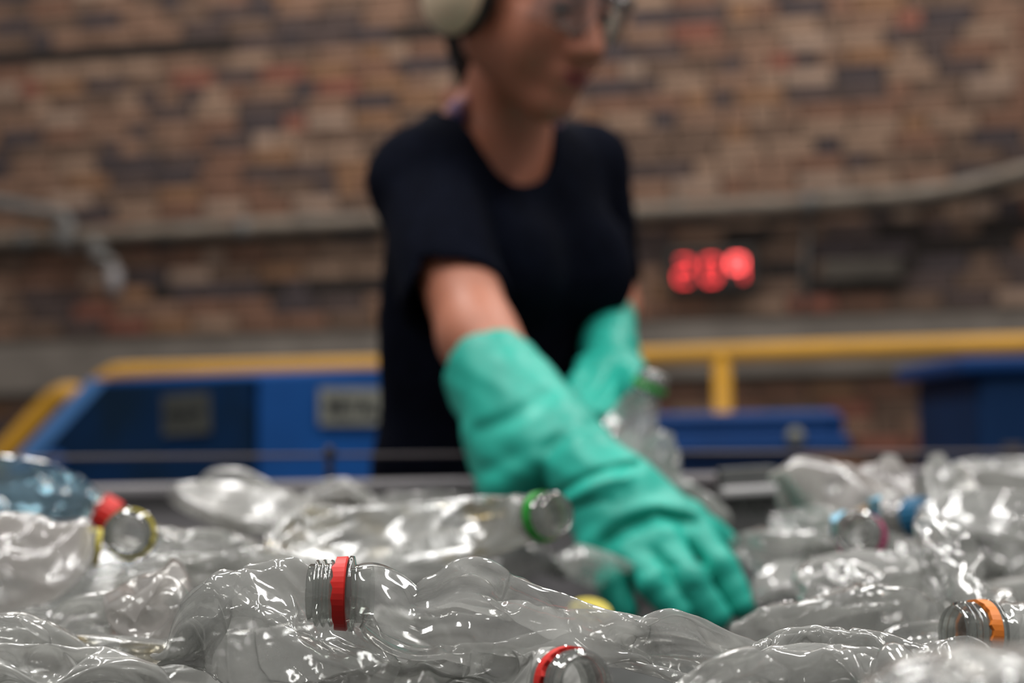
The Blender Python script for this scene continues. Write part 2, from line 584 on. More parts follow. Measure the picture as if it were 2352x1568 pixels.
def letter_strokes(word, w, h, th):
    G = {'M': [((0, 0), (0, 1)), ((0, 1), (.5, .4)), ((.5, .4), (1, 1)), ((1, 1), (1, 0))], 'E': [((0, 0), (0, 1)), ((0, 1), (1, 1)), ((0, .5), (.8, .5)), ((0, 0), (1, 0))],
         'T': [((0, 1), (1, 1)), ((.5, 0), (.5, 1))], 'A': [((0, 0), (.5, 1)), ((.5, 1), (1, 0)), ((.2, .4), (.8, .4))], 'L': [((0, 0), (0, 1)), ((0, 0), (1, 0))],
         'P': [((0, 0), (0, 1)), ((0, 1), (1, 1)), ((1, 1), (1, .5)), ((0, .5), (1, .5))], 'H': [((0, 0), (0, 1)), ((1, 0), (1, 1)), ((0, .5), (1, .5))],
         'V': [((0, 1), (.5, 0)), ((.5, 0), (1, 1))], 'Y': [((0, 1), (.5, .5)), ((1, 1), (.5, .5)), ((.5, .5), (.5, 0))]}
    out = []
    cw = w / len(word)
    for i, ch in enumerate(word):
        for (a, b) in G[ch]:
            A = np.array([-w / 2 + cw * (i + .1 + .72 * a[0]), -h / 2 + h * a[1]])
            B = np.array([-w / 2 + cw * (i + .1 + .72 * b[0]), -h / 2 + h * b[1]])
            out.append((A, B, th))
    return out


def sign(cx, cy, w, h, word, mat, tilt, label):
    c = PH(cx, cy, .035)
    ax = PH(cx + 40, cy, .035) - PH(cx - 40, cy, .035); ax /= np.linalg.norm(ax)
    up = np.array([0, 0, 1.0]); up -= ax * (up @ ax); up /= np.linalg.norm(up)
    ct, st = math.cos(tilt), math.sin(tilt)
    ax, up = ax * ct + up * st, up * ct - ax * st
    n = np.cross(ax, up)
    R = np.stack([ax, n, up], 1)
    plate = box('sign_plate', c, (w, 0.006, h), mat, t, R=R, label=label)
    parts = []
    for A, B, th in letter_strokes(word, w * .8, h * .42, 0.008):
        m_ = (A + B) / 2; dv = B - A; L = np.linalg.norm(dv) + th; an = math.atan2(dv[1], dv[0])
        a2 = ax * math.cos(an) + up * math.sin(an); u2 = up * math.cos(an) - ax * math.sin(an)
        parts.append(box_data(c + ax * m_[0] + up * m_[1] - (-n if n @ (C0 - c) > 0 else n) * 0.0045, (L, 0.002, th), np.stack([a2, n, u2], 1)))
    v, f = merge(parts)
    o = link('lettering', mesh('lettering', v, f), M['ink'], plate)
    o.matrix_parent_inverse = Matrix.Identity(4)


sign(428, 950, 0.135, 0.088, 'HEAVY', M['sign_dark'], 0.05, 'dark sign plate with black capitals')
sign(812, 933, 0.155, 0.078, 'METAL', M['sign'], 0.0, 'pale grey sign plate with black capitals')

# ------------------------------------------------------------------ blue bins on the right
t = thing('wheelie_bin', 'blue wheeled bin with rounded lid standing behind the yellow post', 'bin', (P(1700, 1000, 3.1)[0], P(1700, 1000, 3.1)[1] + 0.25, 0))


def rbox(name, x0, x1, y0, y1, d, dep, mat, parent, bev=0.01, **kw):
    a = P(x0, y0, d); b = P(x1, y1, d)
    c = (a + b) / 2; c[1] += dep / 2
    return box(name, c, (abs(b[0] - a[0]), dep, abs(a[2] - b[2])), mat, parent, bevel=bev, **kw)


rbox('lid', 1462, 1945, 950, 1012, 3.0, 0.5, M['bin_blue'], t, 0.022)
rbox('lid_rim', 1450, 1956, 1006, 1040, 2.98, 0.53, M['bin_blue'], t, 0.012)
for i in range(3):
    rbox('lid_ridge', 1490 + i * 8, 1925 - i * 8, 958 + i * 16, 964 + i * 16, 2.992, 0.02, M['bin_blue'], t, 0.004)
c = P(1828, 1002, 2.97)
tube('badge', [c, c + np.array([0, 0.012, 0])], 0.016, M['sign'], t)
a = P(1480, 1052, 3.02); b = P(1850, 1052, 3.02)
zt = a[2]
v = [(a[0], a[1], zt), (b[0], b[1], zt), (b[0], b[1] + .45, zt), (a[0], a[1] + .45, zt), (a[0] + .05, a[1] + .05, .08), (b[0] - .05, b[1] + .05, .08), (b[0] - .05, b[1] + .38, .08), (a[0] + .05, a[1] + .38, .08)]
link('body', mesh('body', v, [(0, 1, 2, 3), (7, 6, 5, 4), (0, 4, 5, 1), (1, 5, 6, 2), (2, 6, 7, 3), (3, 7, 4, 0)]), pbr('bin_body', (0.013, 0.085, 0.31), 0.5, var=0.2, scale=5), t)
for s in (a[0] + .04, b[0] - .04):
    tube('wheel', [(s - .02, a[1] + .40, .09), (s + .02, a[1] + .40, .09)], 0.09, M['black'], t, n=20)
t = thing('tall_bin', 'dark navy bin with flat lid cut off by the right edge of the view', 'bin', (P(2330, 900, 2.9)[0], P(2330, 900, 2.9)[1] + .2, 0))
rbox('lid', 2205, 2640, 818, 850, 2.9, 0.5, M['bin_blue'], t, 0.01)
a = P(2245, 850, 2.92); b = P(2610, 850, 2.92)
box('body', ((a[0] + b[0]) / 2, a[1] + .23, a[2] / 2 + .02), (b[0] - a[0], .46, a[2] - .04), M['bin_navy'], t, bevel=0.02)
c = P(2325, 1032, 2.915)
box('latch', c, (0.04, 0.02, 0.02), M['darksteel'], t, bevel=0.004)

# ------------------------------------------------------------------ conveyor
BELT = 0.927
t = thing('conveyor', 'dark rubber sorting belt with grey steel side frames under the bottle heap', 'conveyor', (0, 1.0, 0))
box('belt', (0.0, 0.92, BELT - 0.01), (4.4, 1.38, 0.02), M['belt'], t)
YF = 1.62
zt = P(320, 1131, YF)[2]
box('side_frame', (0.0, YF + 0.02, (BELT - .1 + zt) / 2), (4.4, 0.05, zt - BELT + .1), M['steel'], t, bevel=0.004)
box('side_frame', (0.0, 0.21, BELT - .02), (4.4, 0.04, 0.16), M['steel'], t, bevel=0.004)
box('frame_cap', (0.0, YF + 0.055, zt - 0.002), (4.4, 0.10, 0.018), M['darksteel'], t, bevel=0.004)
box('frame_cap', (0.0, YF + 0.009, zt + 0.002), (4.4, 0.05, 0.012), M['steel'], t, bevel=0.003)
for x in (-1.7, 0.0, 1.7):
    for y in (0.25, 1.63):
        box('leg', (x, y, (BELT - .12) / 2), (.07, .07, BELT - .12), M['darksteel'], t)
tube('return_roller', [(-2.1, .3, .84), (-2.1, 1.6, .84)], .07, M['steel'], t, n=20)
t = thing('pull_cord', 'thin grey safety cord stretched low in front of the woman', 'cord', tuple(P(600, 1047, 1.66)))
cord_m = pbr('cord_sleeve', (0.10, 0.085, 0.09), 0.6)
tube('cord', [P(-900, 1062, 1.67), P(0, 1052, 1.67), P(757, 1046, 1.67), P(1400, 1040, 1.67), P(3000, 1035, 1.67)], 0.0022, cord_m, t, n=8)
a = P(757, 1032, 1.67); b = down(P(757, 1110, 1.67), zt)
tube('eye_bolt', [a, b], 0.0042, M['darksteel'], t)
tube('eye', [P(757, 1036, 1.66), P(757, 1036, 1.68)], 0.006, M['darksteel'], t)


# ------------------------------------------------------------------ implicit surfaces for the body, clothes and gloves
def ln(v): return np.sqrt((v * v).sum(-1))


def rc(p, a, b, ra, rb):
    a = np.asarray(a); b = np.asarray(b)
    ba = b - a
    h = np.clip(((p - a) @ ba) / (ba @ ba), 0, 1)
    return ln(p - a - h[..., None] * ba) - (ra + (rb - ra) * h)


def ell(p, c, r):
    r = np.asarray(r)
    q = p - np.asarray(c)
    k0 = ln(q / r)
    k1 = ln(q / (r * r)) + 1e-9
    return k0 * (k0 - 1) / k1


def smin(a, b, k):
    h = np.clip(0.5 + 0.5 * (b - a) / k, 0, 1)
    return b + (a - b) * h - k * h * (1 - h)


def smax(a, b, k): return -smin(-a, -b, k)


def sdf_mesh(name, f, lo, hi, vox):
    lo = np.array(lo, float); hi = np.array(hi, float)
    B = 12
    nb = np.ceil((hi - lo) / (vox * B)).astype(int)
    n = nb * B
    arr = np.full(tuple(n), 1.0, np.float32)
    idx = np.stack(np.meshgrid(*[np.arange(k) for k in nb], indexing='ij'), -1).reshape(-1, 3)
    ctr = lo + (idx + .5) * B * vox
    dv = f(ctr)
    half = B * vox * .87 * 1.5
    A = arr.reshape(nb[0], B, nb[1], B, nb[2], B)
    loc = np.stack(np.meshgrid(*[np.arange(B)] * 3, indexing='ij'), -1) * vox
    for (i, j, k), d in zip(idx[dv <= -half], dv[dv <= -half]):
        A[i, :, j, :, k, :] = -1.0
    act = idx[np.abs(dv) < half]
    for s in range(0, len(act), 60):
        bl = act[s:s + 60]
        pts = lo + bl[:, None, None, None, :] * B * vox + loc[None]
        v = f(pts.reshape(-1, 3)).reshape(len(bl), B, B, B)
        for q, (i, j, k) in enumerate(bl): A[i, :, j, :, k, :] = v[q]
    g = openvdb.FloatGrid(1.0)
    g.copyFromArray(np.clip(arr, -1, 1))
    g.transform = openvdb.createLinearTransform(vox)
    pt, tri, quad = g.convertToPolygons(isovalue=0.0, adaptivity=0.0)
    me = bpy.data.meshes.new(name)
    F = np.concatenate([quad[:, ::-1].reshape(-1), tri[:, ::-1].reshape(-1)]) if len(tri) else quad[:, ::-1].reshape(-1)
    me.vertices.add(len(pt)); me.vertices.foreach_set('co', (pt + lo).astype(np.float32).reshape(-1))
    nf = len(quad) + len(tri)
    me.loops.add(len(F)); me.loops.foreach_set('vertex_index', F.astype(np.int32))
    me.polygons.add(nf)
    me.polygons.foreach_set('loop_start', np.concatenate([np.arange(len(quad)) * 4, len(quad) * 4 + np.arange(len(tri)) * 3]).astype(np.int32))
    me.update(calc_edges=True)
    me.validate()
    return me


# joints
HC = P(1216, -6, 1.72)                       # between the ears
yaw, pit, rol = math.radians(45), math.radians(20), math.radians(-2)
Fw = camdir(math.sin(yaw) * math.cos(pit), -math.sin(pit), math.cos(yaw) * math.cos(pit))
Uw = camdir(math.sin(yaw) * math.sin(pit), math.cos(pit), math.cos(yaw) * math.sin(pit))
Xw = np.cross(Fw, Uw)
Uw = Uw * math.cos(rol) + Xw * math.sin(rol); Xw = np.cross(Fw, Uw)
HR = np.stack([Xw, Fw, Uw], 1)


def H(x, y, z): return HC + HR @ np.array([x, y, z])


RS = P(976, 415, 1.75); LS = P(1345, 375, 1.96)
RE = P(1098, 775, 1.57); RW = P(1375, 1095, 1.375)
LE = P(1402, 700, 2.0); LW = P(1398, 835, 1.74)
T0, T1, T2, T3, T4 = P(1088, 1190, 1.90), P(1100, 1000, 1.89), P(1122, 770, 1.88), P(1150, 560, 1.865), P(1150, 400, 1.85)
sh_ = LS - RS; sh_[2] = 0; sh_ /= np.linalg.norm(sh_)
FN = np.cross(sh_, [0, 0, 1.0]);
if FN[1] > 0: FN = -FN                       # chest direction, towards the camera and right
TR = np.stack([sh_, FN, [0, 0, 1]], 1)
NB = P(1140, 325, 1.85); NT = P(1185, 130, 1.77)


def torso(p, off=0.0, slack=0.0):
    q = (p - T2) @ TR
    sc = np.array([1, 1.48, 1.0])
    q = q * sc
    def L(x): return ((x - T2) @ TR) * sc
    d = rc(q, L(T0) + [0, 0, -.06], L(T1), .148, .116 + slack)
    d = smin(d, rc(q, L(T1), L(T2), .116 + slack, .124 + slack), .05)
    d = smin(d, rc(q, L(T2), L(T3), .124 + slack, .132 + slack * .5), .05)
    d = smin(d, rc(q, L(T3), L(T4) + [0, .0, -.01], .132 + slack * .5, .075), .05)
    d = d / 1.25
    for s in (-1, 1):
        d = smin(d, ell((p - (T3 + TR @ np.array([s * .07, .075, -.03]))) @ TR, (0, 0, 0), (.062, .05, .062)), .035)
    d = smin(d, rc(p, RS, LS, .047, .045), .06)
    d = smin(d, rc(p, P(1068, 338, 1.83), RS, .044, .046), .04)
    return d - off


def neck(p):
    return rc(p, NB, NT, .056, .047)


def head(p):
    q = (p - HC) @ HR
    d = ell(q, (0, -.012, .045), (.074, .094, .082))
    d = smin(d, ell(q, (0, .028, -.02), (.060, .064, .085)), .03)
    d = smin(d, rc(q, (.05, .0, -.058), (.006, .066, -.095), .024, .021), .03)
    d = smin(d, rc(q, (-.05, .0, -.058), (-.006, .066, -.095), .024, .021), .03)
    d = smin(d, ell(q, (0, .074, -.098), (.020, .018, .017)), .018)
    for s in (-1, 1):
        d = smin(d, ell(q, (s * .038, .056, -.036), (.028, .028, .036)), .025)
        d = smin(d, ell(q, (s * .028, .082, .028), (.026, .012, .008)), .014)
        d = smax(d, -ell(q, (s * .032, .098, .004), (.019, .014, .013)), .014)
        d = smin(d, ell(q, (s * .032, .074, .004), (.015, .0145, .013)), .004)
        d = smin(d, ell(q, (s * .013, .101, -.040), (.009, .012, .008)), .006)
        d = smin(d, ell(q, (s * .074, -.004, -.005), (.010, .020, .032)), .008)
    d = smin(d, rc(q, (0, .086, .012), (0, .114, -.034), .0085, .0115), .012)
    d = smin(d, ell(q, (0, .086, -.066), (.028, .016, .020)), .015)
    d = smin(d, ell(q, (0, .0985, -.0625), (.023, .008, .0055)), .004)
    d = smin(d, ell(q, (0, .0975, -.0735), (.020, .0085, .0062)), .004)
    d = smax(d, -ell(q, (0, .108, -.068), (.024, .010, .0016)), .003)
    return d


def legs(p, off=0.0):
    d = None
    for s in (-1, 1):
        hp = T0 + TR @ np.array([s * .085, 0, -.10]); kn = hp + np.array([0, -.02, 0]); kn[2] = .50
        an = kn + np.array([0, .03, 0]); an[2] = .09
        e = smin(rc(p, hp, kn, .085 + off, .058 + off), rc(p, kn, an, .056 + off, .040 + off), .03)
        d = e if d is None else smin(d, e, .02)
        if off == 0: d = smin(d, rc(p, an, np.array([an[0], an[1] - .13, .045]), .036, .03), .02)
    return d


def arm_r(p): return smin(rc(p, RS, RE, .046, .0375), rc(p, RE, RW, .0375, .022), .02)
def arm_l(p): return smin(rc(p, LS, LE, .044, .034), rc(p, LE, LW, .033, .020), .02)


def hand_r(p, g=0.0, k=0.014):
    J = dict(i=[(1460, 1120, 1.355), (1592, 1212, 1.315), (1656, 1300, 1.288), (1700, 1386, 1.276)],
             m=[(1425, 1120, 1.35), (1524, 1244, 1.300), (1582, 1328, 1.272), (1644, 1414, 1.262)],
             r=[(1380, 1130, 1.35), (1456, 1268, 1.300), (1500, 1338, 1.270), (1556, 1406, 1.262)],
             l=[(1345, 1145, 1.365), (1388, 1285, 1.31), (1408, 1345, 1.288), (1436, 1400, 1.28)])
    R_ = dict(i=(.019, .0138, .0122, .0110), m=(.020, .0142, .0130, .0115), r=(.020, .0136, .0118, .0105), l=(.021, .0132, .0115, .0100))
    palm = None; fing = None
    for n in 'imrl':
        j = [P(*q) for q in J[n]]; r_ = R_[n]
        m_ = rc(p, j[0], j[1], r_[0] + g, r_[1] + g + .001)
        palm = m_ if palm is None else smin(palm, m_, .016)
        f_ = smin(rc(p, j[1], j[2], r_[1] + g, r_[2] + g), rc(p, j[2], j[3], r_[2] + g, r_[3] + g), .006)
        fing = f_ if fing is None else np.minimum(fing, f_)
    d = smin(palm, fing, k * .35)
    tj = [P(1470, 1160, 1.36), P(1575, 1195, 1.355), P(1655, 1248, 1.365)]
    th = smin(rc(p, tj[0], tj[1], .022 + g, .0165 + g), rc(p, tj[1], tj[2], .0165 + g, .0138 + g), .008)
    return smin(d, th, .012)


def hand_l(p, g=0.0):
    pa = rc(p, P(1398, 838, 1.75), P(1402, 872, 1.69), .026 + g, .030 + g)
    pa = smin(pa, rc(p, P(1360, 850, 1.73), P(1440, 858, 1.70), .018 + g, .018 + g), .02)
    d = None
    for a, b, c, r in (((1352, 850, 1.70), (1330, 885, 1.66), (1322, 912, 1.63), .0125), ((1388, 858, 1.68), (1362, 905, 1.64), (1345, 938, 1.61), .0135),
                       ((1425, 868, 1.67), (1398, 918, 1.62), (1368, 955, 1.59), .0135), ((1448, 880, 1.66), (1432, 922, 1.61), (1400, 958, 1.58), .0125)):
        e = smin(rc(p, P(*a), P(*b), r + g, r * .95 + g), rc(p, P(*b), P(*c), r * .95 + g, r * .85 + g), .006)
        d = e if d is None else np.minimum(d, e)
    th = rc(p, P(1445, 850, 1.70), P(1462, 905, 1.58), .014 + g, .0125 + g)
    return smin(smin(pa, d, .012), th, .01)


def body(p):
    d = smin(torso(p, -.010), neck(p), .045)
    d = smin(d, head(p), .016)
    d = smin(d, arm_r(p), .02); d = smin(d, arm_l(p), .02)
    d = smin(d, legs(p), .03)
    d = smin(d, hand_r(p, -.0065), .006)
    d = smin(d, hand_l(p, -.0065), .006)
    return d


def folds(p, amp):
    x, y, z = proj(p)
    u = (x * .78 + y * .62) / 46.0; v = (x * -.5 + y * .85) / 70.0
    return amp * (np.sin(u + 1.3 * np.sin(v)) * .6 + np.sin(v * 1.7 + 1.1 * np.sin(u * .6)) * .5)


def shirt(p):
    d = torso(p, .006, .008)
    ax = RE - RS; ax /= np.linalg.norm(ax); se = P(1050, 706, 1.62)
    sl = rc(p, RS, P(1055, 735, 1.60), .0565, .0575)
    sl = smax(sl, (p - se) @ ax, .004)
    sl = smax(sl, -smax(rc(p, RS, P(1068, 780, 1.57), .046, .0475), -((p - P(1030, 625, 1.65)) @ ax), .004), .003)
    ay = LE - LS; ay /= np.linalg.norm(ay); le = P(1402, 672, 1.985)
    s2 = rc(p, LS, LE, .052, .050)
    s2 = smax(s2, (p - le) @ ay, .004)
    s2 = smax(s2, -smax(rc(p, P(1380, 560, 1.97), P(1410, 760, 2.0), .038, .045), -((p - P(1380, 560, 1.97)) @ ay), .004), .004)
    t_ = smin(smin(d, sl, .018), s2, .02)
    t_ = smax(t_, -(p[..., 2] - (T0[2] - .06)), .006)
    t_ = t_ + folds(p, .0032)
    nk = rc(p, P(1118, 170, 1.82), P(1142, 330, 1.80), .066, .066)
    t_ = smax(t_, -nk, .006)
    return t_


def trousers(p):
    q = (p - T0) @ TR
    d = smin(ell(q, (0, 0, -.06), (.168, .118, .10)), legs(p, .012), .04)
    d = smax(d, p[..., 2] - (T0[2] + .0), .005)
    return smax(d, .075 - p[..., 2], .004)


def seg2(x, y, pts):
    d = 1e9
    for (a, b) in zip(pts[:-1], pts[1:]):
        ax_, ay_ = a; bx_, by_ = b
        h = np.clip(((x - ax_) * (bx_ - ax_) + (y - ay_) * (by_ - ay_)) / ((bx_ - ax_) ** 2 + (by_ - ay_) ** 2), 0, 1)
        d = np.minimum(d, np.hypot(x - ax_ - h * (bx_ - ax_), y - ay_ - h * (by_ - ay_)))
    return d


def glove_r(p):
    x, y, z = proj(p)
    c0, c1 = P(1120, 850, 1.52), P(1285, 1075, 1.425)
    axd = c1 - c0; axd /= np.linalg.norm(axd)
    out = rc(p, c0, c1, .049, .056)
    out = smin(out, rc(p, P(1160, 1030, 1.46), P(1180, 1110, 1.43), .035, .034), .03)
    out = smax(out, (p - c1) @ axd - .022, .016)
    rim = P(1131, 858, 1.51)
    nrm = axd * .96 + camdir(.0, .0, .28); nrm /= np.linalg.norm(nrm)
    out = smax(out, -((p - rim) @ nrm), .002)
    cav = smax(rc(p, c0 - axd * .05, c0 + axd * .07, .0455, .0455), -1 * (p - rim) @ nrm - .03, .002)
    cav = smax(cav, (p - rim) @ nrm - .06, .01)
    out = smax(out, -cav, .0015)
    hnd = smin(hand_r(p, .0015), rc(p, P(1350, 1080, 1.38), P(1425, 1150, 1.345), .037, .034), .02)
    # creases pressed into the rubber
    d = smin(out, hnd, .007)
    g = np.exp(-(seg2(x, y, [(1282, 1135), (1330, 1105), (1390, 1080), (1462, 1068)]) / 10) ** 2) * .005
    g -= np.exp(-(seg2(x, y, [(1300, 1150), (1370, 1110), (1440, 1095)]) / 16) ** 2) * .004
    g += np.exp(-(seg2(x, y, [(1368, 1305), (1395, 1245), (1450, 1205), (1510, 1183), (1592, 1200)]) / 15) ** 2) * .0052
    g -= np.exp(-(seg2(x, y, [(1340, 1250), (1400, 1190), (1480, 1160), (1560, 1165)]) / 20) ** 2) * .004
    g += np.exp(-(seg2(x, y, [(1310, 1165), (1400, 1150)]) / 12) ** 2) * .003
    g += np.exp(-(seg2(x, y, [(1100, 985), (1180, 960), (1260, 905)]) / 20) ** 2) * .0035
    g += np.exp(-(seg2(x, y, [(1110, 1085), (1200, 1040), (1290, 1010)]) / 22) ** 2) * .003
    for q in ((1600, 1290), (1545, 1300), (1480, 1310), (1525, 1325), (1590, 1350)):
        g += np.exp(-(np.hypot(x - q[0], (y - q[1]) * 1.8) / 12) ** 2) * .0022
    return d + g + .0009 * np.sin(x / 17 + 2 * np.sin(y / 31)) * np.sin(y / 23)


def glove_l(p):
    x, y, z = proj(p)
    c0, c1 = P(1396, 732, 1.92), P(1400, 812, 1.79)
    axd = c1 - c0; axd /= np.linalg.norm(axd)
    out = rc(p, c0, c1, .0345, .0325)
    out = smin(out, rc(p, c1, P(1400, 845, 1.74), .031, .026), .015)
    cav = smax(rc(p, c0 - axd * .06, c0 + axd * .01, .0295, .0295), (p - c0) @ axd - .03, .004)
    out = smax(out, -((p - c0) @ axd) - .025, .003)
    out = smax(out, -cav, .0015)
    d = smin(out, hand_l(p, .0015), .008)
    d = d + np.exp(-(seg2(x, y, [(1335, 812), (1400, 806), (1462, 835)]) / 8) ** 2) * .0022
    return d


def hair(p):
    q = (p - HC) @ HR
    d = ell(q, (0, -.020, .048), (.081, .101, .090))
    fr = q[..., 1] - (.052 - .45 * np.abs(q[..., 0]) + .25 * (q[..., 2] - .03))
    d = smax(d, fr, .012)
    d = smax(d, -(q[..., 2] + .045 + .3 * q[..., 1]), .012)
    d = smin(d, rc(p, H(.02, -.10, -.01), P(1085, 120, 1.83), .035, .026), .03)
    d = smin(d, rc(p, P(1085, 120, 1.83), P(1068, 195, 1.85), .022, .011), .015)
    return d + .0018 * np.sin(q[..., 0] * 420) * np.sin(q[..., 2] * 90 + 1)


t = thing('person', 'woman in navy tee, safety glasses, cream earmuffs and green gloves, reaching over belt', 'person', (T0[0], T0[1], 0))
bb = np.array([RS, LS, LE, LW, RE, RW, HC, P(1700, 1400, 1.27), P(1440, 1400, 1.27)])
lo = bb.min(0) - .16; hi = bb.max(0) + .16; lo[2] = -.0; hi[2] = HC[2] + .19
body_o = link('body', sdf_mesh('body', body, lo, hi, .0048), M['skin'], t, smooth=True)
lo2 = np.minimum(lo, 9); lo2 = lo.copy(); lo2[2] = T0[2] - .1
link('tshirt', sdf_mesh('tshirt', shirt, lo2, hi - np.array([0, 0, .2]), .0055), M['cloth'], t, smooth=True)
hi3 = hi.copy(); hi3[2] = T0[2] + .05
link('trousers', sdf_mesh('trousers', trousers, (T0[0] - .3, T0[1] - .3, 0.02), (T0[0] + .3, T0[1] + .3, hi3[2]), .010), M['trouser'], t, smooth=True)
for s in (-1, 1):
    a = T0 + TR @ np.array([s * .085, 0, 0])
    f_ = lambda p, a=a: smax(smin(rc(p, (a[0], a[1] - .0, .065), (a[0], a[1] - .14, .045), .05, .042), rc(p, (a[0], a[1], .06), (a[0], a[1], .14), .048, .05), .02), -p[..., 2] + .002, .003)
    link('shoe', sdf_mesh('shoe', f_, (a[0] - .1, a[1] - .22, -.01), (a[0] + .1, a[1] + .1, .2), .006), M['black'], t, smooth=True)
bb = np.array([P(1060, 850, 1.5), P(1720, 1450, 1.2), P(1300, 1300, 1.45), P(1120, 900, 1.6)])
GR = link('rubber_glove', sdf_mesh('glove', glove_r, bb.min(0) - .06, bb.max(0) + .08, .0026), M['glove'], t, smooth=True, label='long green rubber glove reaching into the bottles')
bb = np.array([P(1398, 740, 1.95), P(1330, 960, 1.55), P(1470, 960, 1.6)])
link('rubber_glove', sdf_mesh('glove', glove_l, bb.min(0) - .05, bb.max(0) + .05, .0028), M['glove'], t, smooth=True, label='green rubber glove gripping a bottle by the body')
hl = HC - .16; hh = HC + .19
hl = hl.copy(); hl[2] -= .12; hl[0] -= .05; hh[1] += .06
link('hair', sdf_mesh('hair', hair, hl, hh, .004), M['hair'], t, smooth=True)


def ellipsoid_data(c, r, R, n=20, m=12):
    V, F = [], []
    for i in range(m + 1):
        a = math.pi * i / m
        for j in range(n):
            b = 2 * math.pi * j / n
            V.append(np.array([math.sin(a) * math.cos(b) * r[0], math.sin(a) * math.sin(b) * r[1], math.cos(a) * r[2]]))
    for i in range(m):
        for j in range(n): F.append((i * n + j, (i + 1) * n + j, (i + 1) * n + (j + 1) % n, i * n + (j + 1) % n))
    return np.array(V) @ np.array(R).T + np.array(c), F


def head_part(name, data, mat, parent, **kw):
    o = link(name, mesh(name, *data), mat, parent, smooth=True, **kw)
    if parent is not t: o.matrix_parent_inverse = Matrix.Identity(4)
    return o


eyem = pbr('eye_white', (0.45, 0.42, 0.40), 0.2); irism = pbr('dark_iris', (0.02, 0.012, 0.008), 0.15)
for s in (-1, 1):
    e = head_part('eye', ellipsoid_data(H(s * .032, .0795, .001), (.0115, .0105, .0075), HR), eyem, t)
    head_part('iris', ellipsoid_data(H(s * .032, .0875, -.002), (.0055, .0035, .0055), HR), irism, e)
    head_part('eyelid', ellipsoid_data(H(s * .032, .0815, .007), (.0135, .0095, .0065), HR), M['skin'], t)
    tube('eyelashes', smooth_path([H(s * .019, .0895, .001), H(s * .032, .0925, .0005), H(s * .045, .086, .002)], 4), .0018, M['hair'], t, n=6)
    tube('eyebrow', smooth_path([H(s * .014, .0945, .026), H(s * .030, .0935, .032), H(s * .050, .078, .027)], 4), [.003] * 4 + [.0028] * 4 + [.0015], M['hair'], t, n=6)
head_part('lips', ellipsoid_data(H(0, .1005, -.0635), (.021, .0062, .0045), HR), M['lips'], t)
head_part('lips', ellipsoid_data(H(0, .0995, -.0728), (.018, .0068, .0052), HR), M['lips'], t)

# earmuffs
em = link('earmuffs', mesh('headband', *tube_data([H(.101 * math.cos(a), -.005, .03 + .125 * math.sin(a)) for a in np.linspace(-.25, math.pi + .25, 26)], .006, 8)), M['black'], t, smooth=True, label='cream hearing protectors with black cushions')
for s in (-1, 1):
    Rc = HR.copy()
    cu = head_part('cushion', ellipsoid_data(H(s * .084, -.004, -.010), (.020, .038, .050), HR), M['black'], em)
    cp = head_part('ear_cup', ellipsoid_data(H(s * .103, -.006, -.012), (.034, .036, .049), HR), M['ear'], em)
    o = tube('yoke', [H(s * .101, -.002, .03), H(s * .134, .004, .008), H(s * .137, .004, -.004)], .0045, M['black'], em, n=8)
    o.matrix_parent_inverse = Matrix.Identity(4)

# safety glasses
LENS = film('lens_plastic', tint=(.90, .91, .93), haze=0.03, rough=0.03, refl=(.10, .7))
sg = link('safety_glasses', mesh('brow_bar', *tube_data(smooth_path([H(.076, .06, .022), H(.060, .098, .026), H(.02, .115, .028), H(-.02, .115, .028), H(-.060, .098, .026), H(-.076, .06, .022)], 5), .0022, 8)), LENS, t, smooth=True, label='clear wraparound safety glasses')
for s in (-1, 1):
    V, F = [], []
    nu_, nv_ = 12, 8
    for i in range(nu_ + 1):
        u = i / nu_
        x = s * (.006 + .066 * u)
        y = .1155 - .034 * u ** 2.2
        for j in range(nv_ + 1):
            v_ = j / nv_
            hgt = .022 + .0 * u
            lowz = -.020 - .006 * math.sin(min(1, u * 1.4) * math.pi) + .014 * max(0, .2 - u) * 5
            V.append(H(x, y - .004 * (2 * v_ - 1) ** 2, lowz + (.026 - lowz) * v_))
    for i in range(nu_):
        for j in range(nv_): F.append((i * (nv_ + 1) + j, (i + 1) * (nv_ + 1) + j, (i + 1) * (nv_ + 1) + j + 1, i * (nv_ + 1) + j + 1))
    o = link('lens', mesh('lens', V, F), LENS, sg, smooth=True)
    o.matrix_parent_inverse = Matrix.Identity(4)
    sd = o.modifiers.new('thick', 'SOLIDIFY'); sd.thickness = .0015
    o = tube('temple', [H(s * .073, .082, .018), H(s * .080, .045, .016), H(s * .082, .0, .012)], [.005, .0035, .003], M['white'] if s > 0 else M['black'], sg, n=8)
    o.matrix_parent_inverse = Matrix.Identity(4)

# patterned neck cloth, two strands coming down from the nape
st = smooth_path([P(1150, 120, 1.83), P(1102, 180, 1.81), P(1068, 232, 1.78), P(1048, 258, 1.765), P(1030, 285, 1.765)], 6)
tube('neck_cloth', st, list(np.interp(np.linspace(0, 1, len(st)), [0, .4, .75, .9, 1], [.006, .007, .013, .014, .006])), M['scarf'], t, n=10, label='patterned purple and orange cloth at the nape')
st = smooth_path([P(1245, 240, 1.80), P(1256, 265, 1.83), P(1275, 290, 1.86)], 5)
tube('neck_cloth', st, .009, M['scarf'], t, n=10)
bpy.context.view_layer.update()


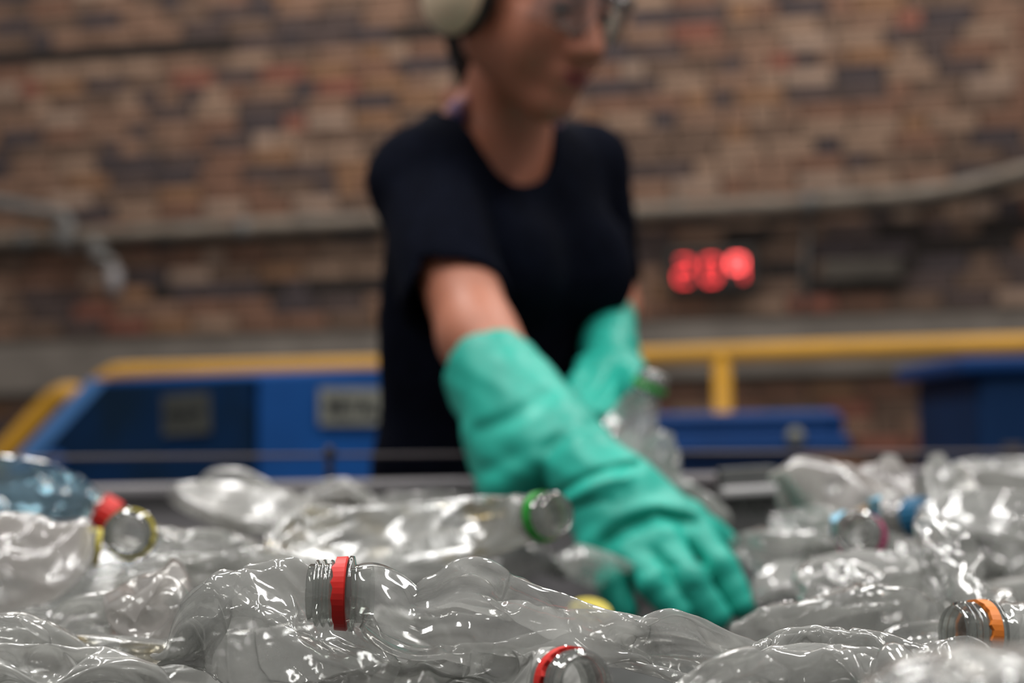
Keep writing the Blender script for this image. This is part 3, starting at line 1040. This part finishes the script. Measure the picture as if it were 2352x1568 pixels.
# ------------------------------------------------------------------ crushed bottles: a small cloth-like crush of a blown bottle between plates and knuckles
def bottle_profile(nv, L=0.215, R=0.033, neck=0.0125, ribs=0, rib_d=0.0016, sh=0.27):
    t_ = np.linspace(0, 1, 600)
    x = t_ * L
    s = np.clip(t_ / sh, 0, 1)
    r = neck + (R - neck) * (np.sin(s * np.pi / 2) ** 1.25)
    if ribs: r = r - rib_d * (0.5 + 0.5 * np.cos(t_ * 2 * np.pi * ribs / 0.62)) * ((t_ > sh + 0.03) & (t_ < 0.9))
    e = np.clip((t_ - 0.93) / 0.07, 0, 1)
    r = r - (R * 0.28) * e ** 2
    xs = np.concatenate([x, np.linspace(L, L - 0.006, 60)[1:]])
    rs = np.concatenate([r, np.linspace(r[-1], 0.003, 60)[1:]])
    al = np.concatenate([[0], np.cumsum(np.hypot(np.diff(xs), np.diff(rs)))])
    q = np.linspace(0, al[-1], nv)
    return np.interp(q, al, xs), np.interp(q, al, rs)


def crush(seed, nv=72, nu=48, steps=100, iters=7, gap=0.012, axial=0.12, dents=5, tilt=0.25, dent_r=(0.010, 0.022), bend=0.35, smooth=1, **kw):
    rng = np.random.default_rng(seed)
    px, pr = bottle_profile(nv, **kw)
    L = px.max()
    a = np.linspace(0, 2 * np.pi, nu, endpoint=False)
    X = np.stack([np.repeat(px[:, None], nu, 1), pr[:, None] * np.cos(a), pr[:, None] * np.sin(a)], -1).astype(np.float32)
    X0 = X.copy()
    offs = [(0, 1, 1.), (1, 0, 1.), (1, 1, .7), (1, -1, .7), (0, 2, bend), (2, 0, bend)]
    def sh(A, di, dj): return np.roll(A, -dj, 1)[di:]
    rest = [np.linalg.norm(sh(X, di, dj) - X[:nv - di], axis=-1) + 1e-9 for di, dj, w in offs]
    cnt = np.zeros((nv, nu, 1), np.float32)
    for di, dj, w in offs:
        cnt[:nv - di] += w; cnt[di:] += w
    R = pr.max()
    dd = []
    for k in range(dents):
        cx = rng.uniform(.2, .95) * L; an = rng.uniform(0, 2 * np.pi); rad = rng.uniform(*dent_r); dep = rng.uniform(.5, 1.05) * R
        d = np.array([rng.normal() * .25, np.cos(an), np.sin(an)]); d /= np.linalg.norm(d)
        dd.append((np.array([cx, 0, 0]), d, rad, dep, rng.uniform(0, .6)))
    ns = []
    for sg_ in (1, -1):
        n = np.array([rng.normal() * tilt * .3, rng.normal() * tilt, sg_]); ns.append((n / np.linalg.norm(n)).astype(np.float32))
    X = X + rng.normal(size=X.shape).astype(np.float32) * 2e-4
    V = np.zeros_like(X)
    relax = pr[:, None] * np.clip(1 - px[:, None] / (.22 * L), 0, 1) ** .7
    for s in range(steps):
        f = min(1, (s + 1) / (steps * .8))
        Q = X + V * .90
        for it in range(iters):
            D = np.zeros_like(Q)
            for (di, dj, w), r in zip(offs, rest):
                v = sh(Q, di, dj) - Q[:nv - di]
                l = np.sqrt((v * v).sum(-1)) + 1e-9
                c = v * ((l - r) / l * .5 * w)[..., None]
                D[:nv - di] += c; D[di:] -= np.roll(c, dj, 1)
            Q = Q + D / cnt * 1.7
            h = R + (gap * .5 - R) * f
            for n in ns:
                q = Q @ n
                pen = np.maximum(q - np.maximum(h, relax), 0)[..., None]
                Q = Q - pen * n
            for c0, d, rad, dep, t0 in dd:
                ff = np.clip((f - t0) / (1 - t0), 0, 1)
                v = Q - (c0 + d * (R + rad - dep * ff)).astype(np.float32)
                l = np.sqrt((v * v).sum(-1, keepdims=True)) + 1e-9
                Q = np.where(l < rad, Q - v + v / l * rad, Q)
            Q[:4] = X0[:4]
            Q[-6:, :, 0] = Q[-6:, :, 0] * .5 + .5 * np.minimum(Q[-6:, :, 0], L * (1 - axial * f))
        V = np.clip(Q - X, -.004, .004)
        X = Q
    for _ in range(smooth):
        S_ = (np.roll(X, 1, 1) + np.roll(X, -1, 1)) * .25
        S_[1:-1] += (X[2:] + X[:-2])[:] * .25
        S_[0] = X[0]; S_[-1] = X[-1]
        X = X + (S_ - X) * .6
    return X


CFG = dict(
    hero=dict(seed=21, nv=124, nu=84, gap=.022, axial=.10, dents=13, dent_r=(.006, .017), bend=.5, smooth=1),
    knot=dict(seed=34, nv=124, nu=84, gap=.034, axial=.38, dents=14, dent_r=(.007, .018), bend=.6, smooth=2),
    near=dict(seed=11, nv=110, nu=76, gap=.020, axial=.16, dents=12, dent_r=(.006, .017), bend=.5, smooth=1),
    flat=dict(seed=2, gap=.012, axial=.10, dents=8),
    soft=dict(seed=6, gap=.030, axial=.05, dents=4),
    ribbed=dict(seed=3, nv=100, gap=.030, axial=.12, dents=6, ribs=11, rib_d=.0022),
    foil=dict(seed=9, gap=.030, axial=.45, dents=16, dent_r=(.005, .012)),
    foil2=dict(seed=15, gap=.034, axial=.38, dents=14, dent_r=(.005, .013)),
    mid=dict(seed=17, gap=.018, axial=.22, dents=9, dent_r=(.006, .015)),
    mid2=dict(seed=28, gap=.022, axial=.15, dents=10, dent_r=(.007, .016)),
)
SIM = {k: crush(**c) for k, c in CFG.items()}


def grid_faces(nv, nu, capend=True):
    i = np.arange(nv - 1)[:, None] * nu; j = np.arange(nu)[None]
    a = i + j; b = i + (j + 1) % nu
    F = np.stack([a, b, b + nu, a + nu], -1).reshape(-1, 4).tolist()
    if capend: F.append(list(range((nv - 1) * nu, nv * nu)))
    return F


def lathe(prof, frame, n=40, wob=None):
    O, T_, A, B_ = frame
    V = []
    for i, (x, r) in enumerate(prof):
        for k in range(n):
            w = 2 * math.pi * k / n
            xx = x + (wob[i][k] if wob is not None else 0)
            V.append(O + T_ * xx + r * (A * math.cos(w) + B_ * math.sin(w)))
    return np.array(V), [tuple(f) for f in grid_faces(len(prof), n, False)]


def neck_parts(root, frame, ring, cap, seed, s=1.0, has_neck=True, cut=0, n=40):
    """frame: origin at the body mouth, axis T pointing out of the bottle"""
    rr = random.Random(seed)
    prof = [(0, .0125), (.0015, .0127), (.0022, .0162), (.0038, .0164), (.0044, .0129), (.0105, .0127), (.0112, .0143), (.0120, .0146), (.0127, .0129),
            (.0142, .0129), (.0148, .0146), (.0154, .0146), (.0160, .0128), (.0172, .0128), (.0178, .0144), (.0184, .0144), (.0190, .0127), (.0212, .0126), (.0218, .0120),
            (.0214, .0108), (.018, .0106), (.008, .0107), (0, .0112), (-.006, .0120)]
    link('neck', mesh('neck', *lathe([(x * s, r * s) for x, r in prof], frame, n)), NECKM, root, smooth=True)
    if ring is not None:
        wob = [[0] * n, [0] * n, [0] * n, [0] * n, [0] * n, [0] * n]
        jag = [rr.uniform(-.0004, .0009) * (1.6 if k % 3 == 0 else .5) * s for k in range(n)]
        wob[1] = wob[2] = jag; 
        pr = [(.0046, .0136), (.0098, .0136), (.0098, .0158), (.0052, .0161), (.0046, .0155), (.0046, .0136)]
        link('tamper_ring', mesh('ring', *lathe([(x * s, r * s) for x, r in pr], frame, n, wob)), ring, root, smooth=False)
    if cap is not None:
        pr = [(.0060, .0134), (.0060, .0162), (.0205, .0160), (.0222, .0150), (.0226, .0)]
        Vc, Fc = lathe([(x * s, r * s) for x, r in pr], frame, n)
        c_ = Vc.reshape(-1, n, 3); O, T_, A, B_ = frame
        for k in range(n):
            if k % 2: c_[1:3, k] += (c_[1:3, k] - (O + T_ * ((c_[1:3, k] - O) @ T_)[:, None])) * .035
        link('cap', mesh('cap', c_.reshape(-1, 3), Fc), cap, root, smooth=False)


VD = camdir(0, 0, 1)
UP = camdir(0, 1, 0)
NAMED = []


def bottle(sim, st, label, mat=None, ring=None, cap=None, neck=True, roll=0.0, wfac=1.0, flip=False, name='plastic_bottle', group=None, sub=1, lab=None, seed=0, pleat=0.0):
    """st: stations (x, y, half width, distance) from the mouth to the base, in photograph measure; the crushed bottle is laid along them"""
    mat = mat or CLEAR
    X = SIM[sim].astype(float)
    nv, nu, _ = X.shape
    c = np.array([P(x, y, d) for x, y, h, d in st])
    hw = np.array([h * d / FPX for x, y, h, d in st])
    cs = smooth_path(c, 10)
    seg = np.concatenate([[0], np.cumsum(np.linalg.norm(np.diff(cs, axis=0), axis=1))])
    key = seg[::10] / seg[-1]
    sgr = seg / seg[-1]
    x = X[..., 0]
    tt = np.clip((x - 0) / x.max(), 0, 1)
    cr, sr = math.cos(roll), math.sin(roll)
    y = X[..., 1] * cr - X[..., 2] * sr
    z = X[..., 1] * sr + X[..., 2] * cr
    if flip: z = -z
    nb_ = 26
    bi = np.clip((tt * nb_).astype(int), 0, nb_ - 1)
    zmx = np.zeros(nb_); zmn = np.zeros(nb_); yc = np.zeros(nb_); yh = np.zeros(nb_)
    for k in range(nb_):
        s = (bi == k)
        if s.any():
            zmx[k], zmn[k] = z[s].max(), z[s].min(); yc[k] = (y[s].max() + y[s].min()) / 2; yh[k] = (y[s].max() - y[s].min()) / 2
        else:
            zmx[k], zmn[k], yc[k], yh[k] = zmx[k - 1], zmn[k - 1], yc[k - 1], yh[k - 1]
    ker = np.array([.25, .5, .25])
    def sm(a):
        for _ in range(2): a = np.convolve(np.pad(a, 1, 'edge'), ker, 'valid')
        return a
    bc = (np.arange(nb_) + .5) / nb_
    f_ = lambda a: np.interp(tt, bc, sm(a))
    mx, mn = f_(zmx), f_(zmn)
    target = np.interp(tt, key, hw)
    zz = (z - (mx + mn) / 2) / np.maximum((mx - mn) / 2, .003) * target
    wide = np.interp(tt, bc, sm(yh)); 
    total = seg[-1] / x.max()
    wsc = wfac * min(1.25, max(.6, total))
    blend = np.clip(tt / .12, 0, 1)
    yy = (y - f_(yc) * blend) * (1 + (wsc - 1) * blend)
    zz = z * (1 - blend) * (hw[0] / .0125) + zz * blend
    yy = yy * ((hw[0] / .0125) * (1 - blend) + blend)
    if pleat:
        aa = np.linspace(0, 2 * np.pi, nu, endpoint=False)[None, :]
        ph = 3.0 * aa + 3.2 * np.sin(5.5 * tt + seed + 1.4 * np.sin(aa)) + 7 * tt
        rg = (1 - np.abs(np.sin(ph))) ** 3 * pleat * np.clip(tt * 9, 0, 1) * (.35 + .65 * np.sin(9 * tt + 2 * np.sin(aa) + seed) ** 2)
        rl = np.sqrt(yy ** 2 + zz ** 2) + 1e-6
        yy = yy + yy / rl * rg
        zz = zz + zz / rl * rg
    # frame along the path
    ctr = np.stack([np.interp(tt, sgr, cs[:, k]) for k in range(3)], -1)
    tg = np.gradient(cs, axis=0)
    tg /= np.linalg.norm(tg, axis=1, keepdims=True)
    up_ = np.cross(VD, tg) * (1 if c[-1] @ CR[:, 0] > c[0] @ CR[:, 0] else -1)
    up_ = up_ + UP * .12
    up_ -= tg * (up_ * tg).sum(1, keepdims=True)
    up_ /= np.linalg.norm(up_, axis=1, keepdims=True)
    sd = np.cross(tg, up_)
    iu = np.stack([np.interp(tt, sgr, up_[:, k]) for k in range(3)], -1)
    isd = np.stack([np.interp(tt, sgr, sd[:, k]) for k in range(3)], -1)
    W_ = ctr + iu * zz[..., None] + isd * yy[..., None]
    # nothing sinks through the belt
    lim = BELT + .001
    soft = W_[..., 2]
    W_[..., 2] = np.where(soft < lim + .004, lim + .004 * np.exp(np.clip((soft - lim - .004) / .01, -8, 0)), soft)
    base = W_.reshape(-1, 3).mean(0)
    base[2] = W_[..., 2].min()
    r = thing(name, label, 'bottle', tuple(base), group)
    o = link('body', mesh('bottle_body', W_.reshape(-1, 3), grid_faces(nv, nu)), mat, r, smooth=True)
    m_ = o.modifiers.new('smooth', 'SUBSURF'); m_.levels = 0; m_.render_levels = sub
    if neck:
        fr = (cs[0] + tg[0] * .0004, -tg[0], up_[0], -sd[0])
        neck_parts(r, fr, ring, cap, seed, s=hw[0] / .0125)
    if lab is not None:
        i0, i1, lm = lab
        Vn = W_[int(i0 * nv):int(i1 * nv)]
        cc = Vn.mean(1, keepdims=True)
        Vn = Vn + (Vn - cc) * .04
        link('label', mesh('label', Vn.reshape(-1, 3), grid_faces(len(Vn), nu, False)), lm, r, smooth=True)
    return r


# --- in focus, along the front edge
bottle('hero', [(822, 1363, 66, .69), (862, 1367, 78, .69), (935, 1418, 78, .69), (1000, 1410, 108, .692), (1058, 1402, 148, .695), (1120, 1420, 128, .698), (1200, 1436, 108, .70), (1330, 1448, 84, .71), (1520, 1462, 80, .72), (1670, 1500, 60, .735), (1755, 1545, 28, .74)],
       'large sharp clear crushed bottle with jagged red neck ring and a peaked back', CLEAR, M['red'], seed=3, roll=.25, pleat=.0030)
bottle('knot', [(905, 1560, 40, .70), (830, 1520, 90, .70), (740, 1470, 130, .705), (650, 1440, 150, .71), (560, 1440, 148, .715), (480, 1450, 120, .72), (420, 1475, 75, .725), (388, 1480, 30, .73)],
       'tightly folded clear bottle end left of and under the red-ringed neck', CLEAR, neck=False, roll=.9, wfac=.9, pleat=.0034, seed=2)
bottle('near', [(1292, 1572, 68, .640), (1245, 1572, 74, .655), (1130, 1575, 78, .675), (980, 1590, 84, .69), (830, 1602, 70, .70), (720, 1610, 40, .70)],
       'clear flattened bottle at the bottom edge with its red-ringed mouth facing right', HAZY, M['red'], seed=8, roll=1.3, pleat=.0018)
bottle('near', [(2450, 1620, 60, .62), (2300, 1590, 84, .635), (2120, 1575, 96, .655), (1950, 1560, 104, .675), (1800, 1552, 100, .69), (1712, 1562, 60, .70), (1680, 1570, 20, .70)],
       'long wrinkled clear bottle filling the bottom right corner with sharp highlights', CLEAR, neck=False, roll=.2, pleat=.0034, seed=5)
bottle('mid', [(1540, 1640, 40, .60), (1600, 1580, 66, .615), (1680, 1550, 80, .63), (1750, 1570, 60, .64), (1790, 1600, 30, .64)],
       'folded clear bottle scrap standing like a tent right of the front bottle', CLEAR, neck=False, roll=1.0, sub=1)
bottle('flat', [(2280, 1458, 62, .76), (2345, 1462, 92, .765), (2440, 1466, 110, .78), (2560, 1470, 108, .79), (2680, 1480, 70, .80)],
       'clear bottle with orange neck ring entering from the right edge', CLEAR, M['orange'], seed=5, roll=.3)
bottle('mid2', [(2140, 1430, 50, .86), (2080, 1425, 84, .86), (1990, 1422, 88, .86), (1870, 1440, 76, .865), (1770, 1450, 68, .87), (1708, 1455, 30, .88)],
       'bent clear bottle with bright creases right of the gloved fingertips', CLEAR, neck=False, roll=.5, pleat=.003, seed=6)
bottle('soft', [(2650, 1600, 90, .43), (2480, 1590, 110, .43), (2300, 1610, 112, .43), (2130, 1640, 108, .43), (1990, 1660, 70, .43)],
       'very near out-of-focus grey bottle cut off by the bottom right corner', HAZY, neck=False)
bottle('near', [(-180, 1560, 60, .66), (-60, 1560, 74, .665), (90, 1556, 76, .67), (230, 1562, 72, .68), (330, 1580, 62, .69), (388, 1610, 30, .70)],
       'flat ridged clear bottle at the bottom left corner', HAZY, neck=False, roll=1.6, flip=True)
bottle('mid2', [(-200, 1470, 50, .74), (-80, 1468, 70, .74), (40, 1470, 74, .745), (130, 1498, 56, .75), (215, 1522, 36, .76)],
       'clear bottle with a bright curved rim above the bottom left bottle', CLEAR, neck=False, roll=.7, pleat=.003, seed=4)
bottle('hero', [(480, 1515, 22, .78), (400, 1508, 34, .78), (300, 1505, 40, .78), (180, 1500, 42, .78), (40, 1510, 44, .78), (-80, 1520, 30, .78)],
       'long flat bottle with an olive stained edge lying behind the bottom left bottle', STAINED, neck=False, roll=1.4, sub=0)
# --- second row
bottle('soft', [(430, 1400, 46, .98), (415, 1400, 88, .93), (385, 1405, 102, .88), (360, 1415, 106, .83), (352, 1420, 84, .80), (350, 1420, 30, .795)],
       'clear bottle standing end-on with a bright oval rim left of the folded bottle', FROST, neck=False, wfac=.62)
bottle('mid', [(120, 1440, 22, .87), (180, 1410, 46, .87), (250, 1398, 54, .87), (320, 1402, 50, .87), (370, 1420, 24, .87)],
       'small shiny crumpled bottle scrap left of the oval-rimmed bottle', CLEAR, neck=False, roll=.4)
bottle('foil2', [(205, 1205, 26, 1.0), (160, 1250, 70, .99), (95, 1275, 104, .98), (10, 1290, 112, .97), (-80, 1300, 96, .97), (-150, 1300, 40, .97)],
       'bulky whitish crumpled bottle at the left edge below the blue bottle', FROST, neck=False, roll=.3)
bottle('flat', [(270, 1345, 28, 1.0), (360, 1335, 60, 1.0), (480, 1330, 72, 1.0), (620, 1325, 78, 1.0), (740, 1340, 60, 1.0), (820, 1360, 24, 1.0)],
       'smooth grey flattened bottle behind the folded front bottle', HAZY, neck=False, roll=1.5)
bottle('mid', [(302, 1226, 46, 1.045), (318, 1228, 50, 1.07), (360, 1236, 56, 1.10), (440, 1246, 56, 1.13), (530, 1262, 48, 1.15), (590, 1275, 22, 1.15)],
       'clear bottle whose open yellow-ringed mouth faces the camera at left', CLEAR, M['yellowp'], seed=4, roll=.2)
bottle('soft', [(214, 1166, 33, 1.28), (172, 1143, 55, 1.28), (110, 1122, 66, 1.28), (10, 1110, 66, 1.28), (-90, 1108, 66, 1.28), (-180, 1108, 40, 1.28)],
       'blue-tinted bottle with red cap at the far left of the heap', BLUEPET, ring=None, cap=M['red'], roll=1.2)
bottle('mid', [(1232, 1189, 46, 1.06), (1185, 1198, 60, 1.075), (1100, 1215, 72, 1.09), (960, 1232, 78, 1.10), (820, 1240, 74, 1.10), (690, 1240, 76, 1.10), (612, 1222, 36, 1.10)],
       'long stained clear bottle with green neck ring lying beside the gloved wrist', STAINED, M['green'], seed=6, roll=1.1)
bottle('foil', [(400, 1130, 24, 1.36), (440, 1142, 44, 1.35), (520, 1165, 60, 1.34), (640, 1190, 62, 1.33), (740, 1210, 46, 1.32), (790, 1220, 18, 1.32)],
       'milky white crumpled bottle behind the stained bottle', MILKY, neck=False)
bottle('foil2', [(455, 1125, 12, 1.44), (490, 1108, 32, 1.44), (550, 1112, 40, 1.44), (610, 1135, 34, 1.44), (640, 1155, 12, 1.44)],
       'grey crumpled bottle topping the milky one against the blue hopper', HAZY, neck=False, roll=1)
bottle('foil', [(690, 1160, 10, 1.5), (735, 1135, 28, 1.5), (790, 1130, 32, 1.5), (840, 1150, 22, 1.5), (870, 1165, 8, 1.5)],
       'small white crumpled bottle directly under the eye bolt', MILKY, neck=False, roll=2)
bottle('flat', [(840, 1168, 14, 1.5), (900, 1160, 30, 1.5), (1000, 1158, 34, 1.5), (1090, 1165, 30, 1.5), (1130, 1175, 12, 1.5)],
       'dull flattened bottle against the frame left of the long glove cuff', HAZY, neck=False, roll=1.5)
bottle('mid', [(1484, 905, 33, 1.52), (1466, 945, 50, 1.52), (1440, 1000, 68, 1.515), (1412, 1070, 78, 1.505), (1390, 1130, 78, 1.50), (1378, 1180, 40, 1.50)],
       'clear bottle with green ring held upright in the raised glove', HAZY, M['green'], seed=9, roll=.6, name='held_bottle')
bottle('flat', [(1530, 990, 20, 1.46), (1518, 1030, 44, 1.46), (1515, 1090, 56, 1.455), (1550, 1150, 62, 1.45), (1620, 1190, 56, 1.45), (1680, 1210, 24, 1.45)],
       'grey flattened bottle rising behind the reaching wrist', HAZY, neck=False, roll=1.5)
# --- right-hand heap
PATCH = pbr('black_white_print', (0.02, 0.02, 0.022), 0.5, var=0.5, scale=42, col2=(0.75, 0.74, 0.72))
bottle('foil', [(2080, 1190, 34, 1.30), (2050, 1192, 42, 1.31), (1990, 1180, 66, 1.33), (1910, 1150, 92, 1.35), (1830, 1125, 80, 1.37), (1775, 1115, 30, 1.38)],
       'crumpled clear bottle with blue cap and black and white label', FROST, cap=M['cyan'], lab=(.07, .20, PATCH), seed=2, roll=.5)
bottle('foil2', [(2045, 1046, 16, 1.42), (2040, 1085, 58, 1.42), (2020, 1140, 80, 1.40), (1985, 1195, 74, 1.38), (1960, 1235, 24, 1.36)],
       'crumpled bottle forming the peak of the right heap', FROST, neck=False, roll=.2)
bottle('foil', [(2150, 1046, 18, 1.40), (2160, 1090, 50, 1.40), (2190, 1150, 66, 1.36), (2240, 1200, 66, 1.32), (2290, 1235, 26, 1.3)],
       'twisted crumpled bottle just right of the blue-capped bottle', HAZY, neck=False, roll=1.2)
bottle('soft', [(2190, 1085, 26, 1.44), (2260, 1095, 48, 1.44), (2360, 1105, 58, 1.44), (2470, 1110, 60, 1.44), (2560, 1110, 30, 1.44)],
       'smooth grey bottle at the right edge below the navy bin', HAZY, neck=False, roll=1.2)
bottle('mid2', [(2120, 1190, 30, 1.24), (2200, 1180, 56, 1.22), (2300, 1190, 66, 1.2), (2400, 1200, 66, 1.2), (2480, 1210, 30, 1.2)],
       'creased clear bottle under the smooth grey bottle at the right edge', CLEAR, neck=False)
bottle('ribbed', [(2120, 1195, 24, 1.02), (2150, 1240, 62, 1.0), (2200, 1310, 80, .98), (2250, 1380, 82, .95), (2290, 1440, 66, .93), (2310, 1470, 30, .92)],
       'ribbed clear bottle slanting down toward the orange ring', CLEAR, neck=False, roll=.4)
bottle('soft', [(2130, 1340, 40, 1.02), (2095, 1332, 64, 1.02), (1990, 1335, 66, 1.02), (1880, 1345, 58, 1.02), (1830, 1352, 34, 1.02)],
       'open squarish clear container behind the bright creased bottle', CLEAR, neck=False, roll=.3)
bottle('flat', [(1985, 1240, 46, 1.12), (2010, 1262, 52, 1.14), (2060, 1285, 58, 1.16), (2130, 1300, 50, 1.18), (2190, 1310, 22, 1.18)],
       'clear bottle with magenta neck ring in front of the blue-capped bottle', CLEAR, M['magenta'], seed=7)
bottle('foil2', [(1690, 1245, 20, 1.24), (1730, 1260, 52, 1.22), (1790, 1275, 62, 1.2), (1870, 1270, 56, 1.2), (1930, 1265, 20, 1.2)],
       'shiny crumpled bottle between the thumb and the magenta-ringed bottle', CLEAR, neck=False, roll=.8)
bottle('mid', [(1780, 1195, 20, 1.34), (1820, 1205, 44, 1.32), (1880, 1215, 52, 1.3), (1940, 1225, 40, 1.28), (1980, 1235, 16, 1.28)],
       'hazy crumpled bottle in front of the small grey carton', HAZY, neck=False, roll=1.8)
bottle('foil', [(1735, 1385, 14, 1.16), (1760, 1355, 36, 1.16), (1800, 1340, 48, 1.16), (1860, 1340, 46, 1.16), (1910, 1345, 18, 1.16)],
       'crumpled bottle the index fingertip points at', CLEAR, neck=False, roll=.1)
bottle('foil2', [(1285, 1285, 16, 1.25), (1320, 1290, 42, 1.25), (1380, 1310, 48, 1.27), (1450, 1330, 40, 1.30), (1500, 1340, 14, 1.3)],
       'dark crumpled bottle under the little finger', HAZY, neck=False, roll=.7)

# --- bottles sunk in the heap that nothing in the view tells apart
fr_ = random.Random(12)
sims = ['flat', 'mid', 'mid2', 'foil', 'foil2', 'soft']
spots = []
for d, n in ((.82, 5), (.98, 7), (1.16, 9), (1.34, 9), (1.50, 8)):
    for i in range(n):
        u = (i + .5) / n + fr_.uniform(-.04, .04)
        x = -250 + u * 2850
        if .9 < d < 1.42 and 1250 < x < 1800: continue
        if d < .9 and 260 < x < 620: continue
        if d > 1.45 and 1250 < x < 1650: continue
        spots.append((x, d + fr_.uniform(-.04, .04)))
for i, (x, d) in enumerate(spots):
    an = fr_.uniform(-.5, .5) + (math.pi if fr_.random() < .5 else 0)
    Lb = fr_.uniform(.16, .21)
    base = P(x, 1000, d); zc = BELT + fr_.uniform(.030, .050) + max(0, (d - 1.2)) * .03
    dr = np.array([math.cos(an), math.sin(an), 0])
    st = []
    for s, hh_ in ((-.5, .010), (-.36, .022), (-.1, .028), (.2, .030), (.42, .026), (.5, .012)):
        q = base + dr * s * Lb; q[2] = zc + s * .02 * fr_.uniform(-1, 1)
        q[1] = min(max(q[1], .30), 1.56)
        X_, Y_, Z_ = proj(q)
        st.append((float(X_), float(Y_), hh_ * FPX / float(Z_), float(Z_)))
    if any(1235 < q[0] < 1790 and q[1] - q[2] < 1450 and q[3] < 1.42 for q in st): continue
    zone = 'left' if x < 800 else ('middle' if x < 1600 else 'right')
    dep = 'front' if d < 1.07 else ('middle' if d < 1.25 else 'back')
    grp = {'left': 'left end', 'middle': 'centre', 'right': 'right end'}[zone]
    bq = bottle(fr_.choice(sims), st, 'flattened clear bottle buried in the %s layer of the heap at its %s' % (dep, grp), fr_.choice([CLEAR, HAZY, CLEAR]), neck=fr_.random() < .35,
           ring=None, roll=fr_.uniform(0, 3), group='buried bottles in the %s layer at the %s' % (dep, grp), sub=0)

bur = {}
for o in COL.objects:
    if o.parent is None and str(o.get('group', '')).startswith('buried'): bur.setdefault(o['group'], []).append(o)
for g_, os_ in bur.items():
    os_.sort(key=lambda o: proj(np.array(o.location))[0])
    dep, grp = g_.replace('buried bottles in the ', '').split(' layer at the ')
    for o, w in zip(os_, ('first', 'second', 'third', 'fourth', 'fifth', 'sixth', 'seventh', 'eighth')):
        o['label'] = 'flattened clear bottle sunk in the %s layer at the %s%s' % (dep, grp, ', %s from left' % w if len(os_) > 1 else '')

# ------------------------------------------------------------------ small loose things in the heap
def loose_cap(px, py, d, dirv, mat, label, r=.0155):
    T_ = camdir(*dirv); O = P(px, py, d)
    a = np.cross(T_, UP); a /= np.linalg.norm(a); b = np.cross(T_, a)
    tt_ = thing('bottle_cap', label, 'cap', tuple(O))
    n = 36
    pr = [(-.006, r * .86), (-.006, r), (.006, r * .99), (.008, r * .92), (.0084, 0)]
    V, F = lathe(pr, (O, T_, a, b), n)
    c_ = V.reshape(-1, n, 3)
    for k in range(0, n, 2): c_[1:3, k] += (c_[1:3, k] - O - T_ * ((c_[1:3, k] - O) @ T_)[:, None]) * .04
    link('shell', mesh('shell', c_.reshape(-1, 3), F), mat, tt_)
    pr = [(-.006, r * .86), (.0045, r * .84), (.0045, 0)]
    link('liner', mesh('liner', *lathe(pr, (O, T_, a, b), n)), M['white'] if mat is not M['yellowp'] else mat, tt_)


loose_cap(210, 1254, 1.10, (-.95, .1, .3), M['yellowp'], 'dark yellow cap seen edge-on left of the yellow-ringed mouth', .0125)
loose_cap(1354, 1420, 1.10, (.1, .9, .4), M['yellowp'], 'yellow cap peeping out beside the little finger')
loose_cap(1702, 1104, 1.55, (.1, .95, .2), M['red'], 'red cap lying behind the small grey carton', .014)

# grey carton
cc_ = P(1726, 1155, 1.5)
t = thing('small_carton', 'small grey carton with a pale top edge standing in the heap right of the wrist', 'carton', (cc_[0], cc_[1], BELT + .03))
w_ = 130 * 1.5 / FPX
RB = Matrix.Rotation(math.radians(-2), 3, 'Y')
box('case', cc_ + np.array([0, .02, -.004]), (w_, .04, .075), M['carton'], t, R=np.array(RB), bevel=.002)
top_ = P(1726, 1128, 1.495)
box('lid', top_ + np.array([0, .02, 0]), (w_ * 1.03, .046, .010), M['carton_top'], t, R=np.array(RB), bevel=.003)
c = P(1722, 1162, 1.478)
parts = [box_data(c + np.array([x, 0, z]), (.004, .002, h), np.array(Matrix.Rotation(a, 3, 'Y'))) for x, z, h, a in ((-.009, 0, .016, .5), (-.001, 0, .016, -.5), (.008, 0, .016, 0), (.013, -.006, .008, 1.5))]
link('print', mesh('print', *merge(parts)), M['ink'], t)
# label scrap, orange between two pale blue ends
t = thing('label_scrap', 'torn label scrap, orange with pale blue ends, beside the magenta ring', 'label', tuple(P(1965, 1205, 1.16)))
cols = [pbr('pale_blue_print', (.28, .60, .80), .5), pbr('orange_print', (.85, .55, .26), .5, var=.3, scale=60, col2=(.8, .75, .7)), pbr('pale_blue_print', (.28, .60, .80), .5)]
for (x0, x1), cm in zip(((1908, 1940), (1940, 1994), (1994, 2022)), cols):
    V, F = [], []
    for i in range(7):
        x = x0 + (x1 - x0) * i / 6
        for j in range(7):
            v_ = j / 6
            yy = 1232 - (x - 1908) * .42 - v_ * 48 * (1 if x0 != 1940 else .8)
            V.append(P(x, yy, 1.155 + .012 * math.sin(v_ * 5 + x * .05) + .01 * (v_ - .5) ** 2 * 4))
    for i in range(6):
        for j in range(6): F.append((i * 7 + j, (i + 1) * 7 + j, (i + 1) * 7 + j + 1, i * 7 + j + 1))
    o = link('strip', mesh('strip', V, F), cm, t, smooth=True)
    sd_ = o.modifiers.new('thick', 'SOLIDIFY'); sd_.thickness = .0006
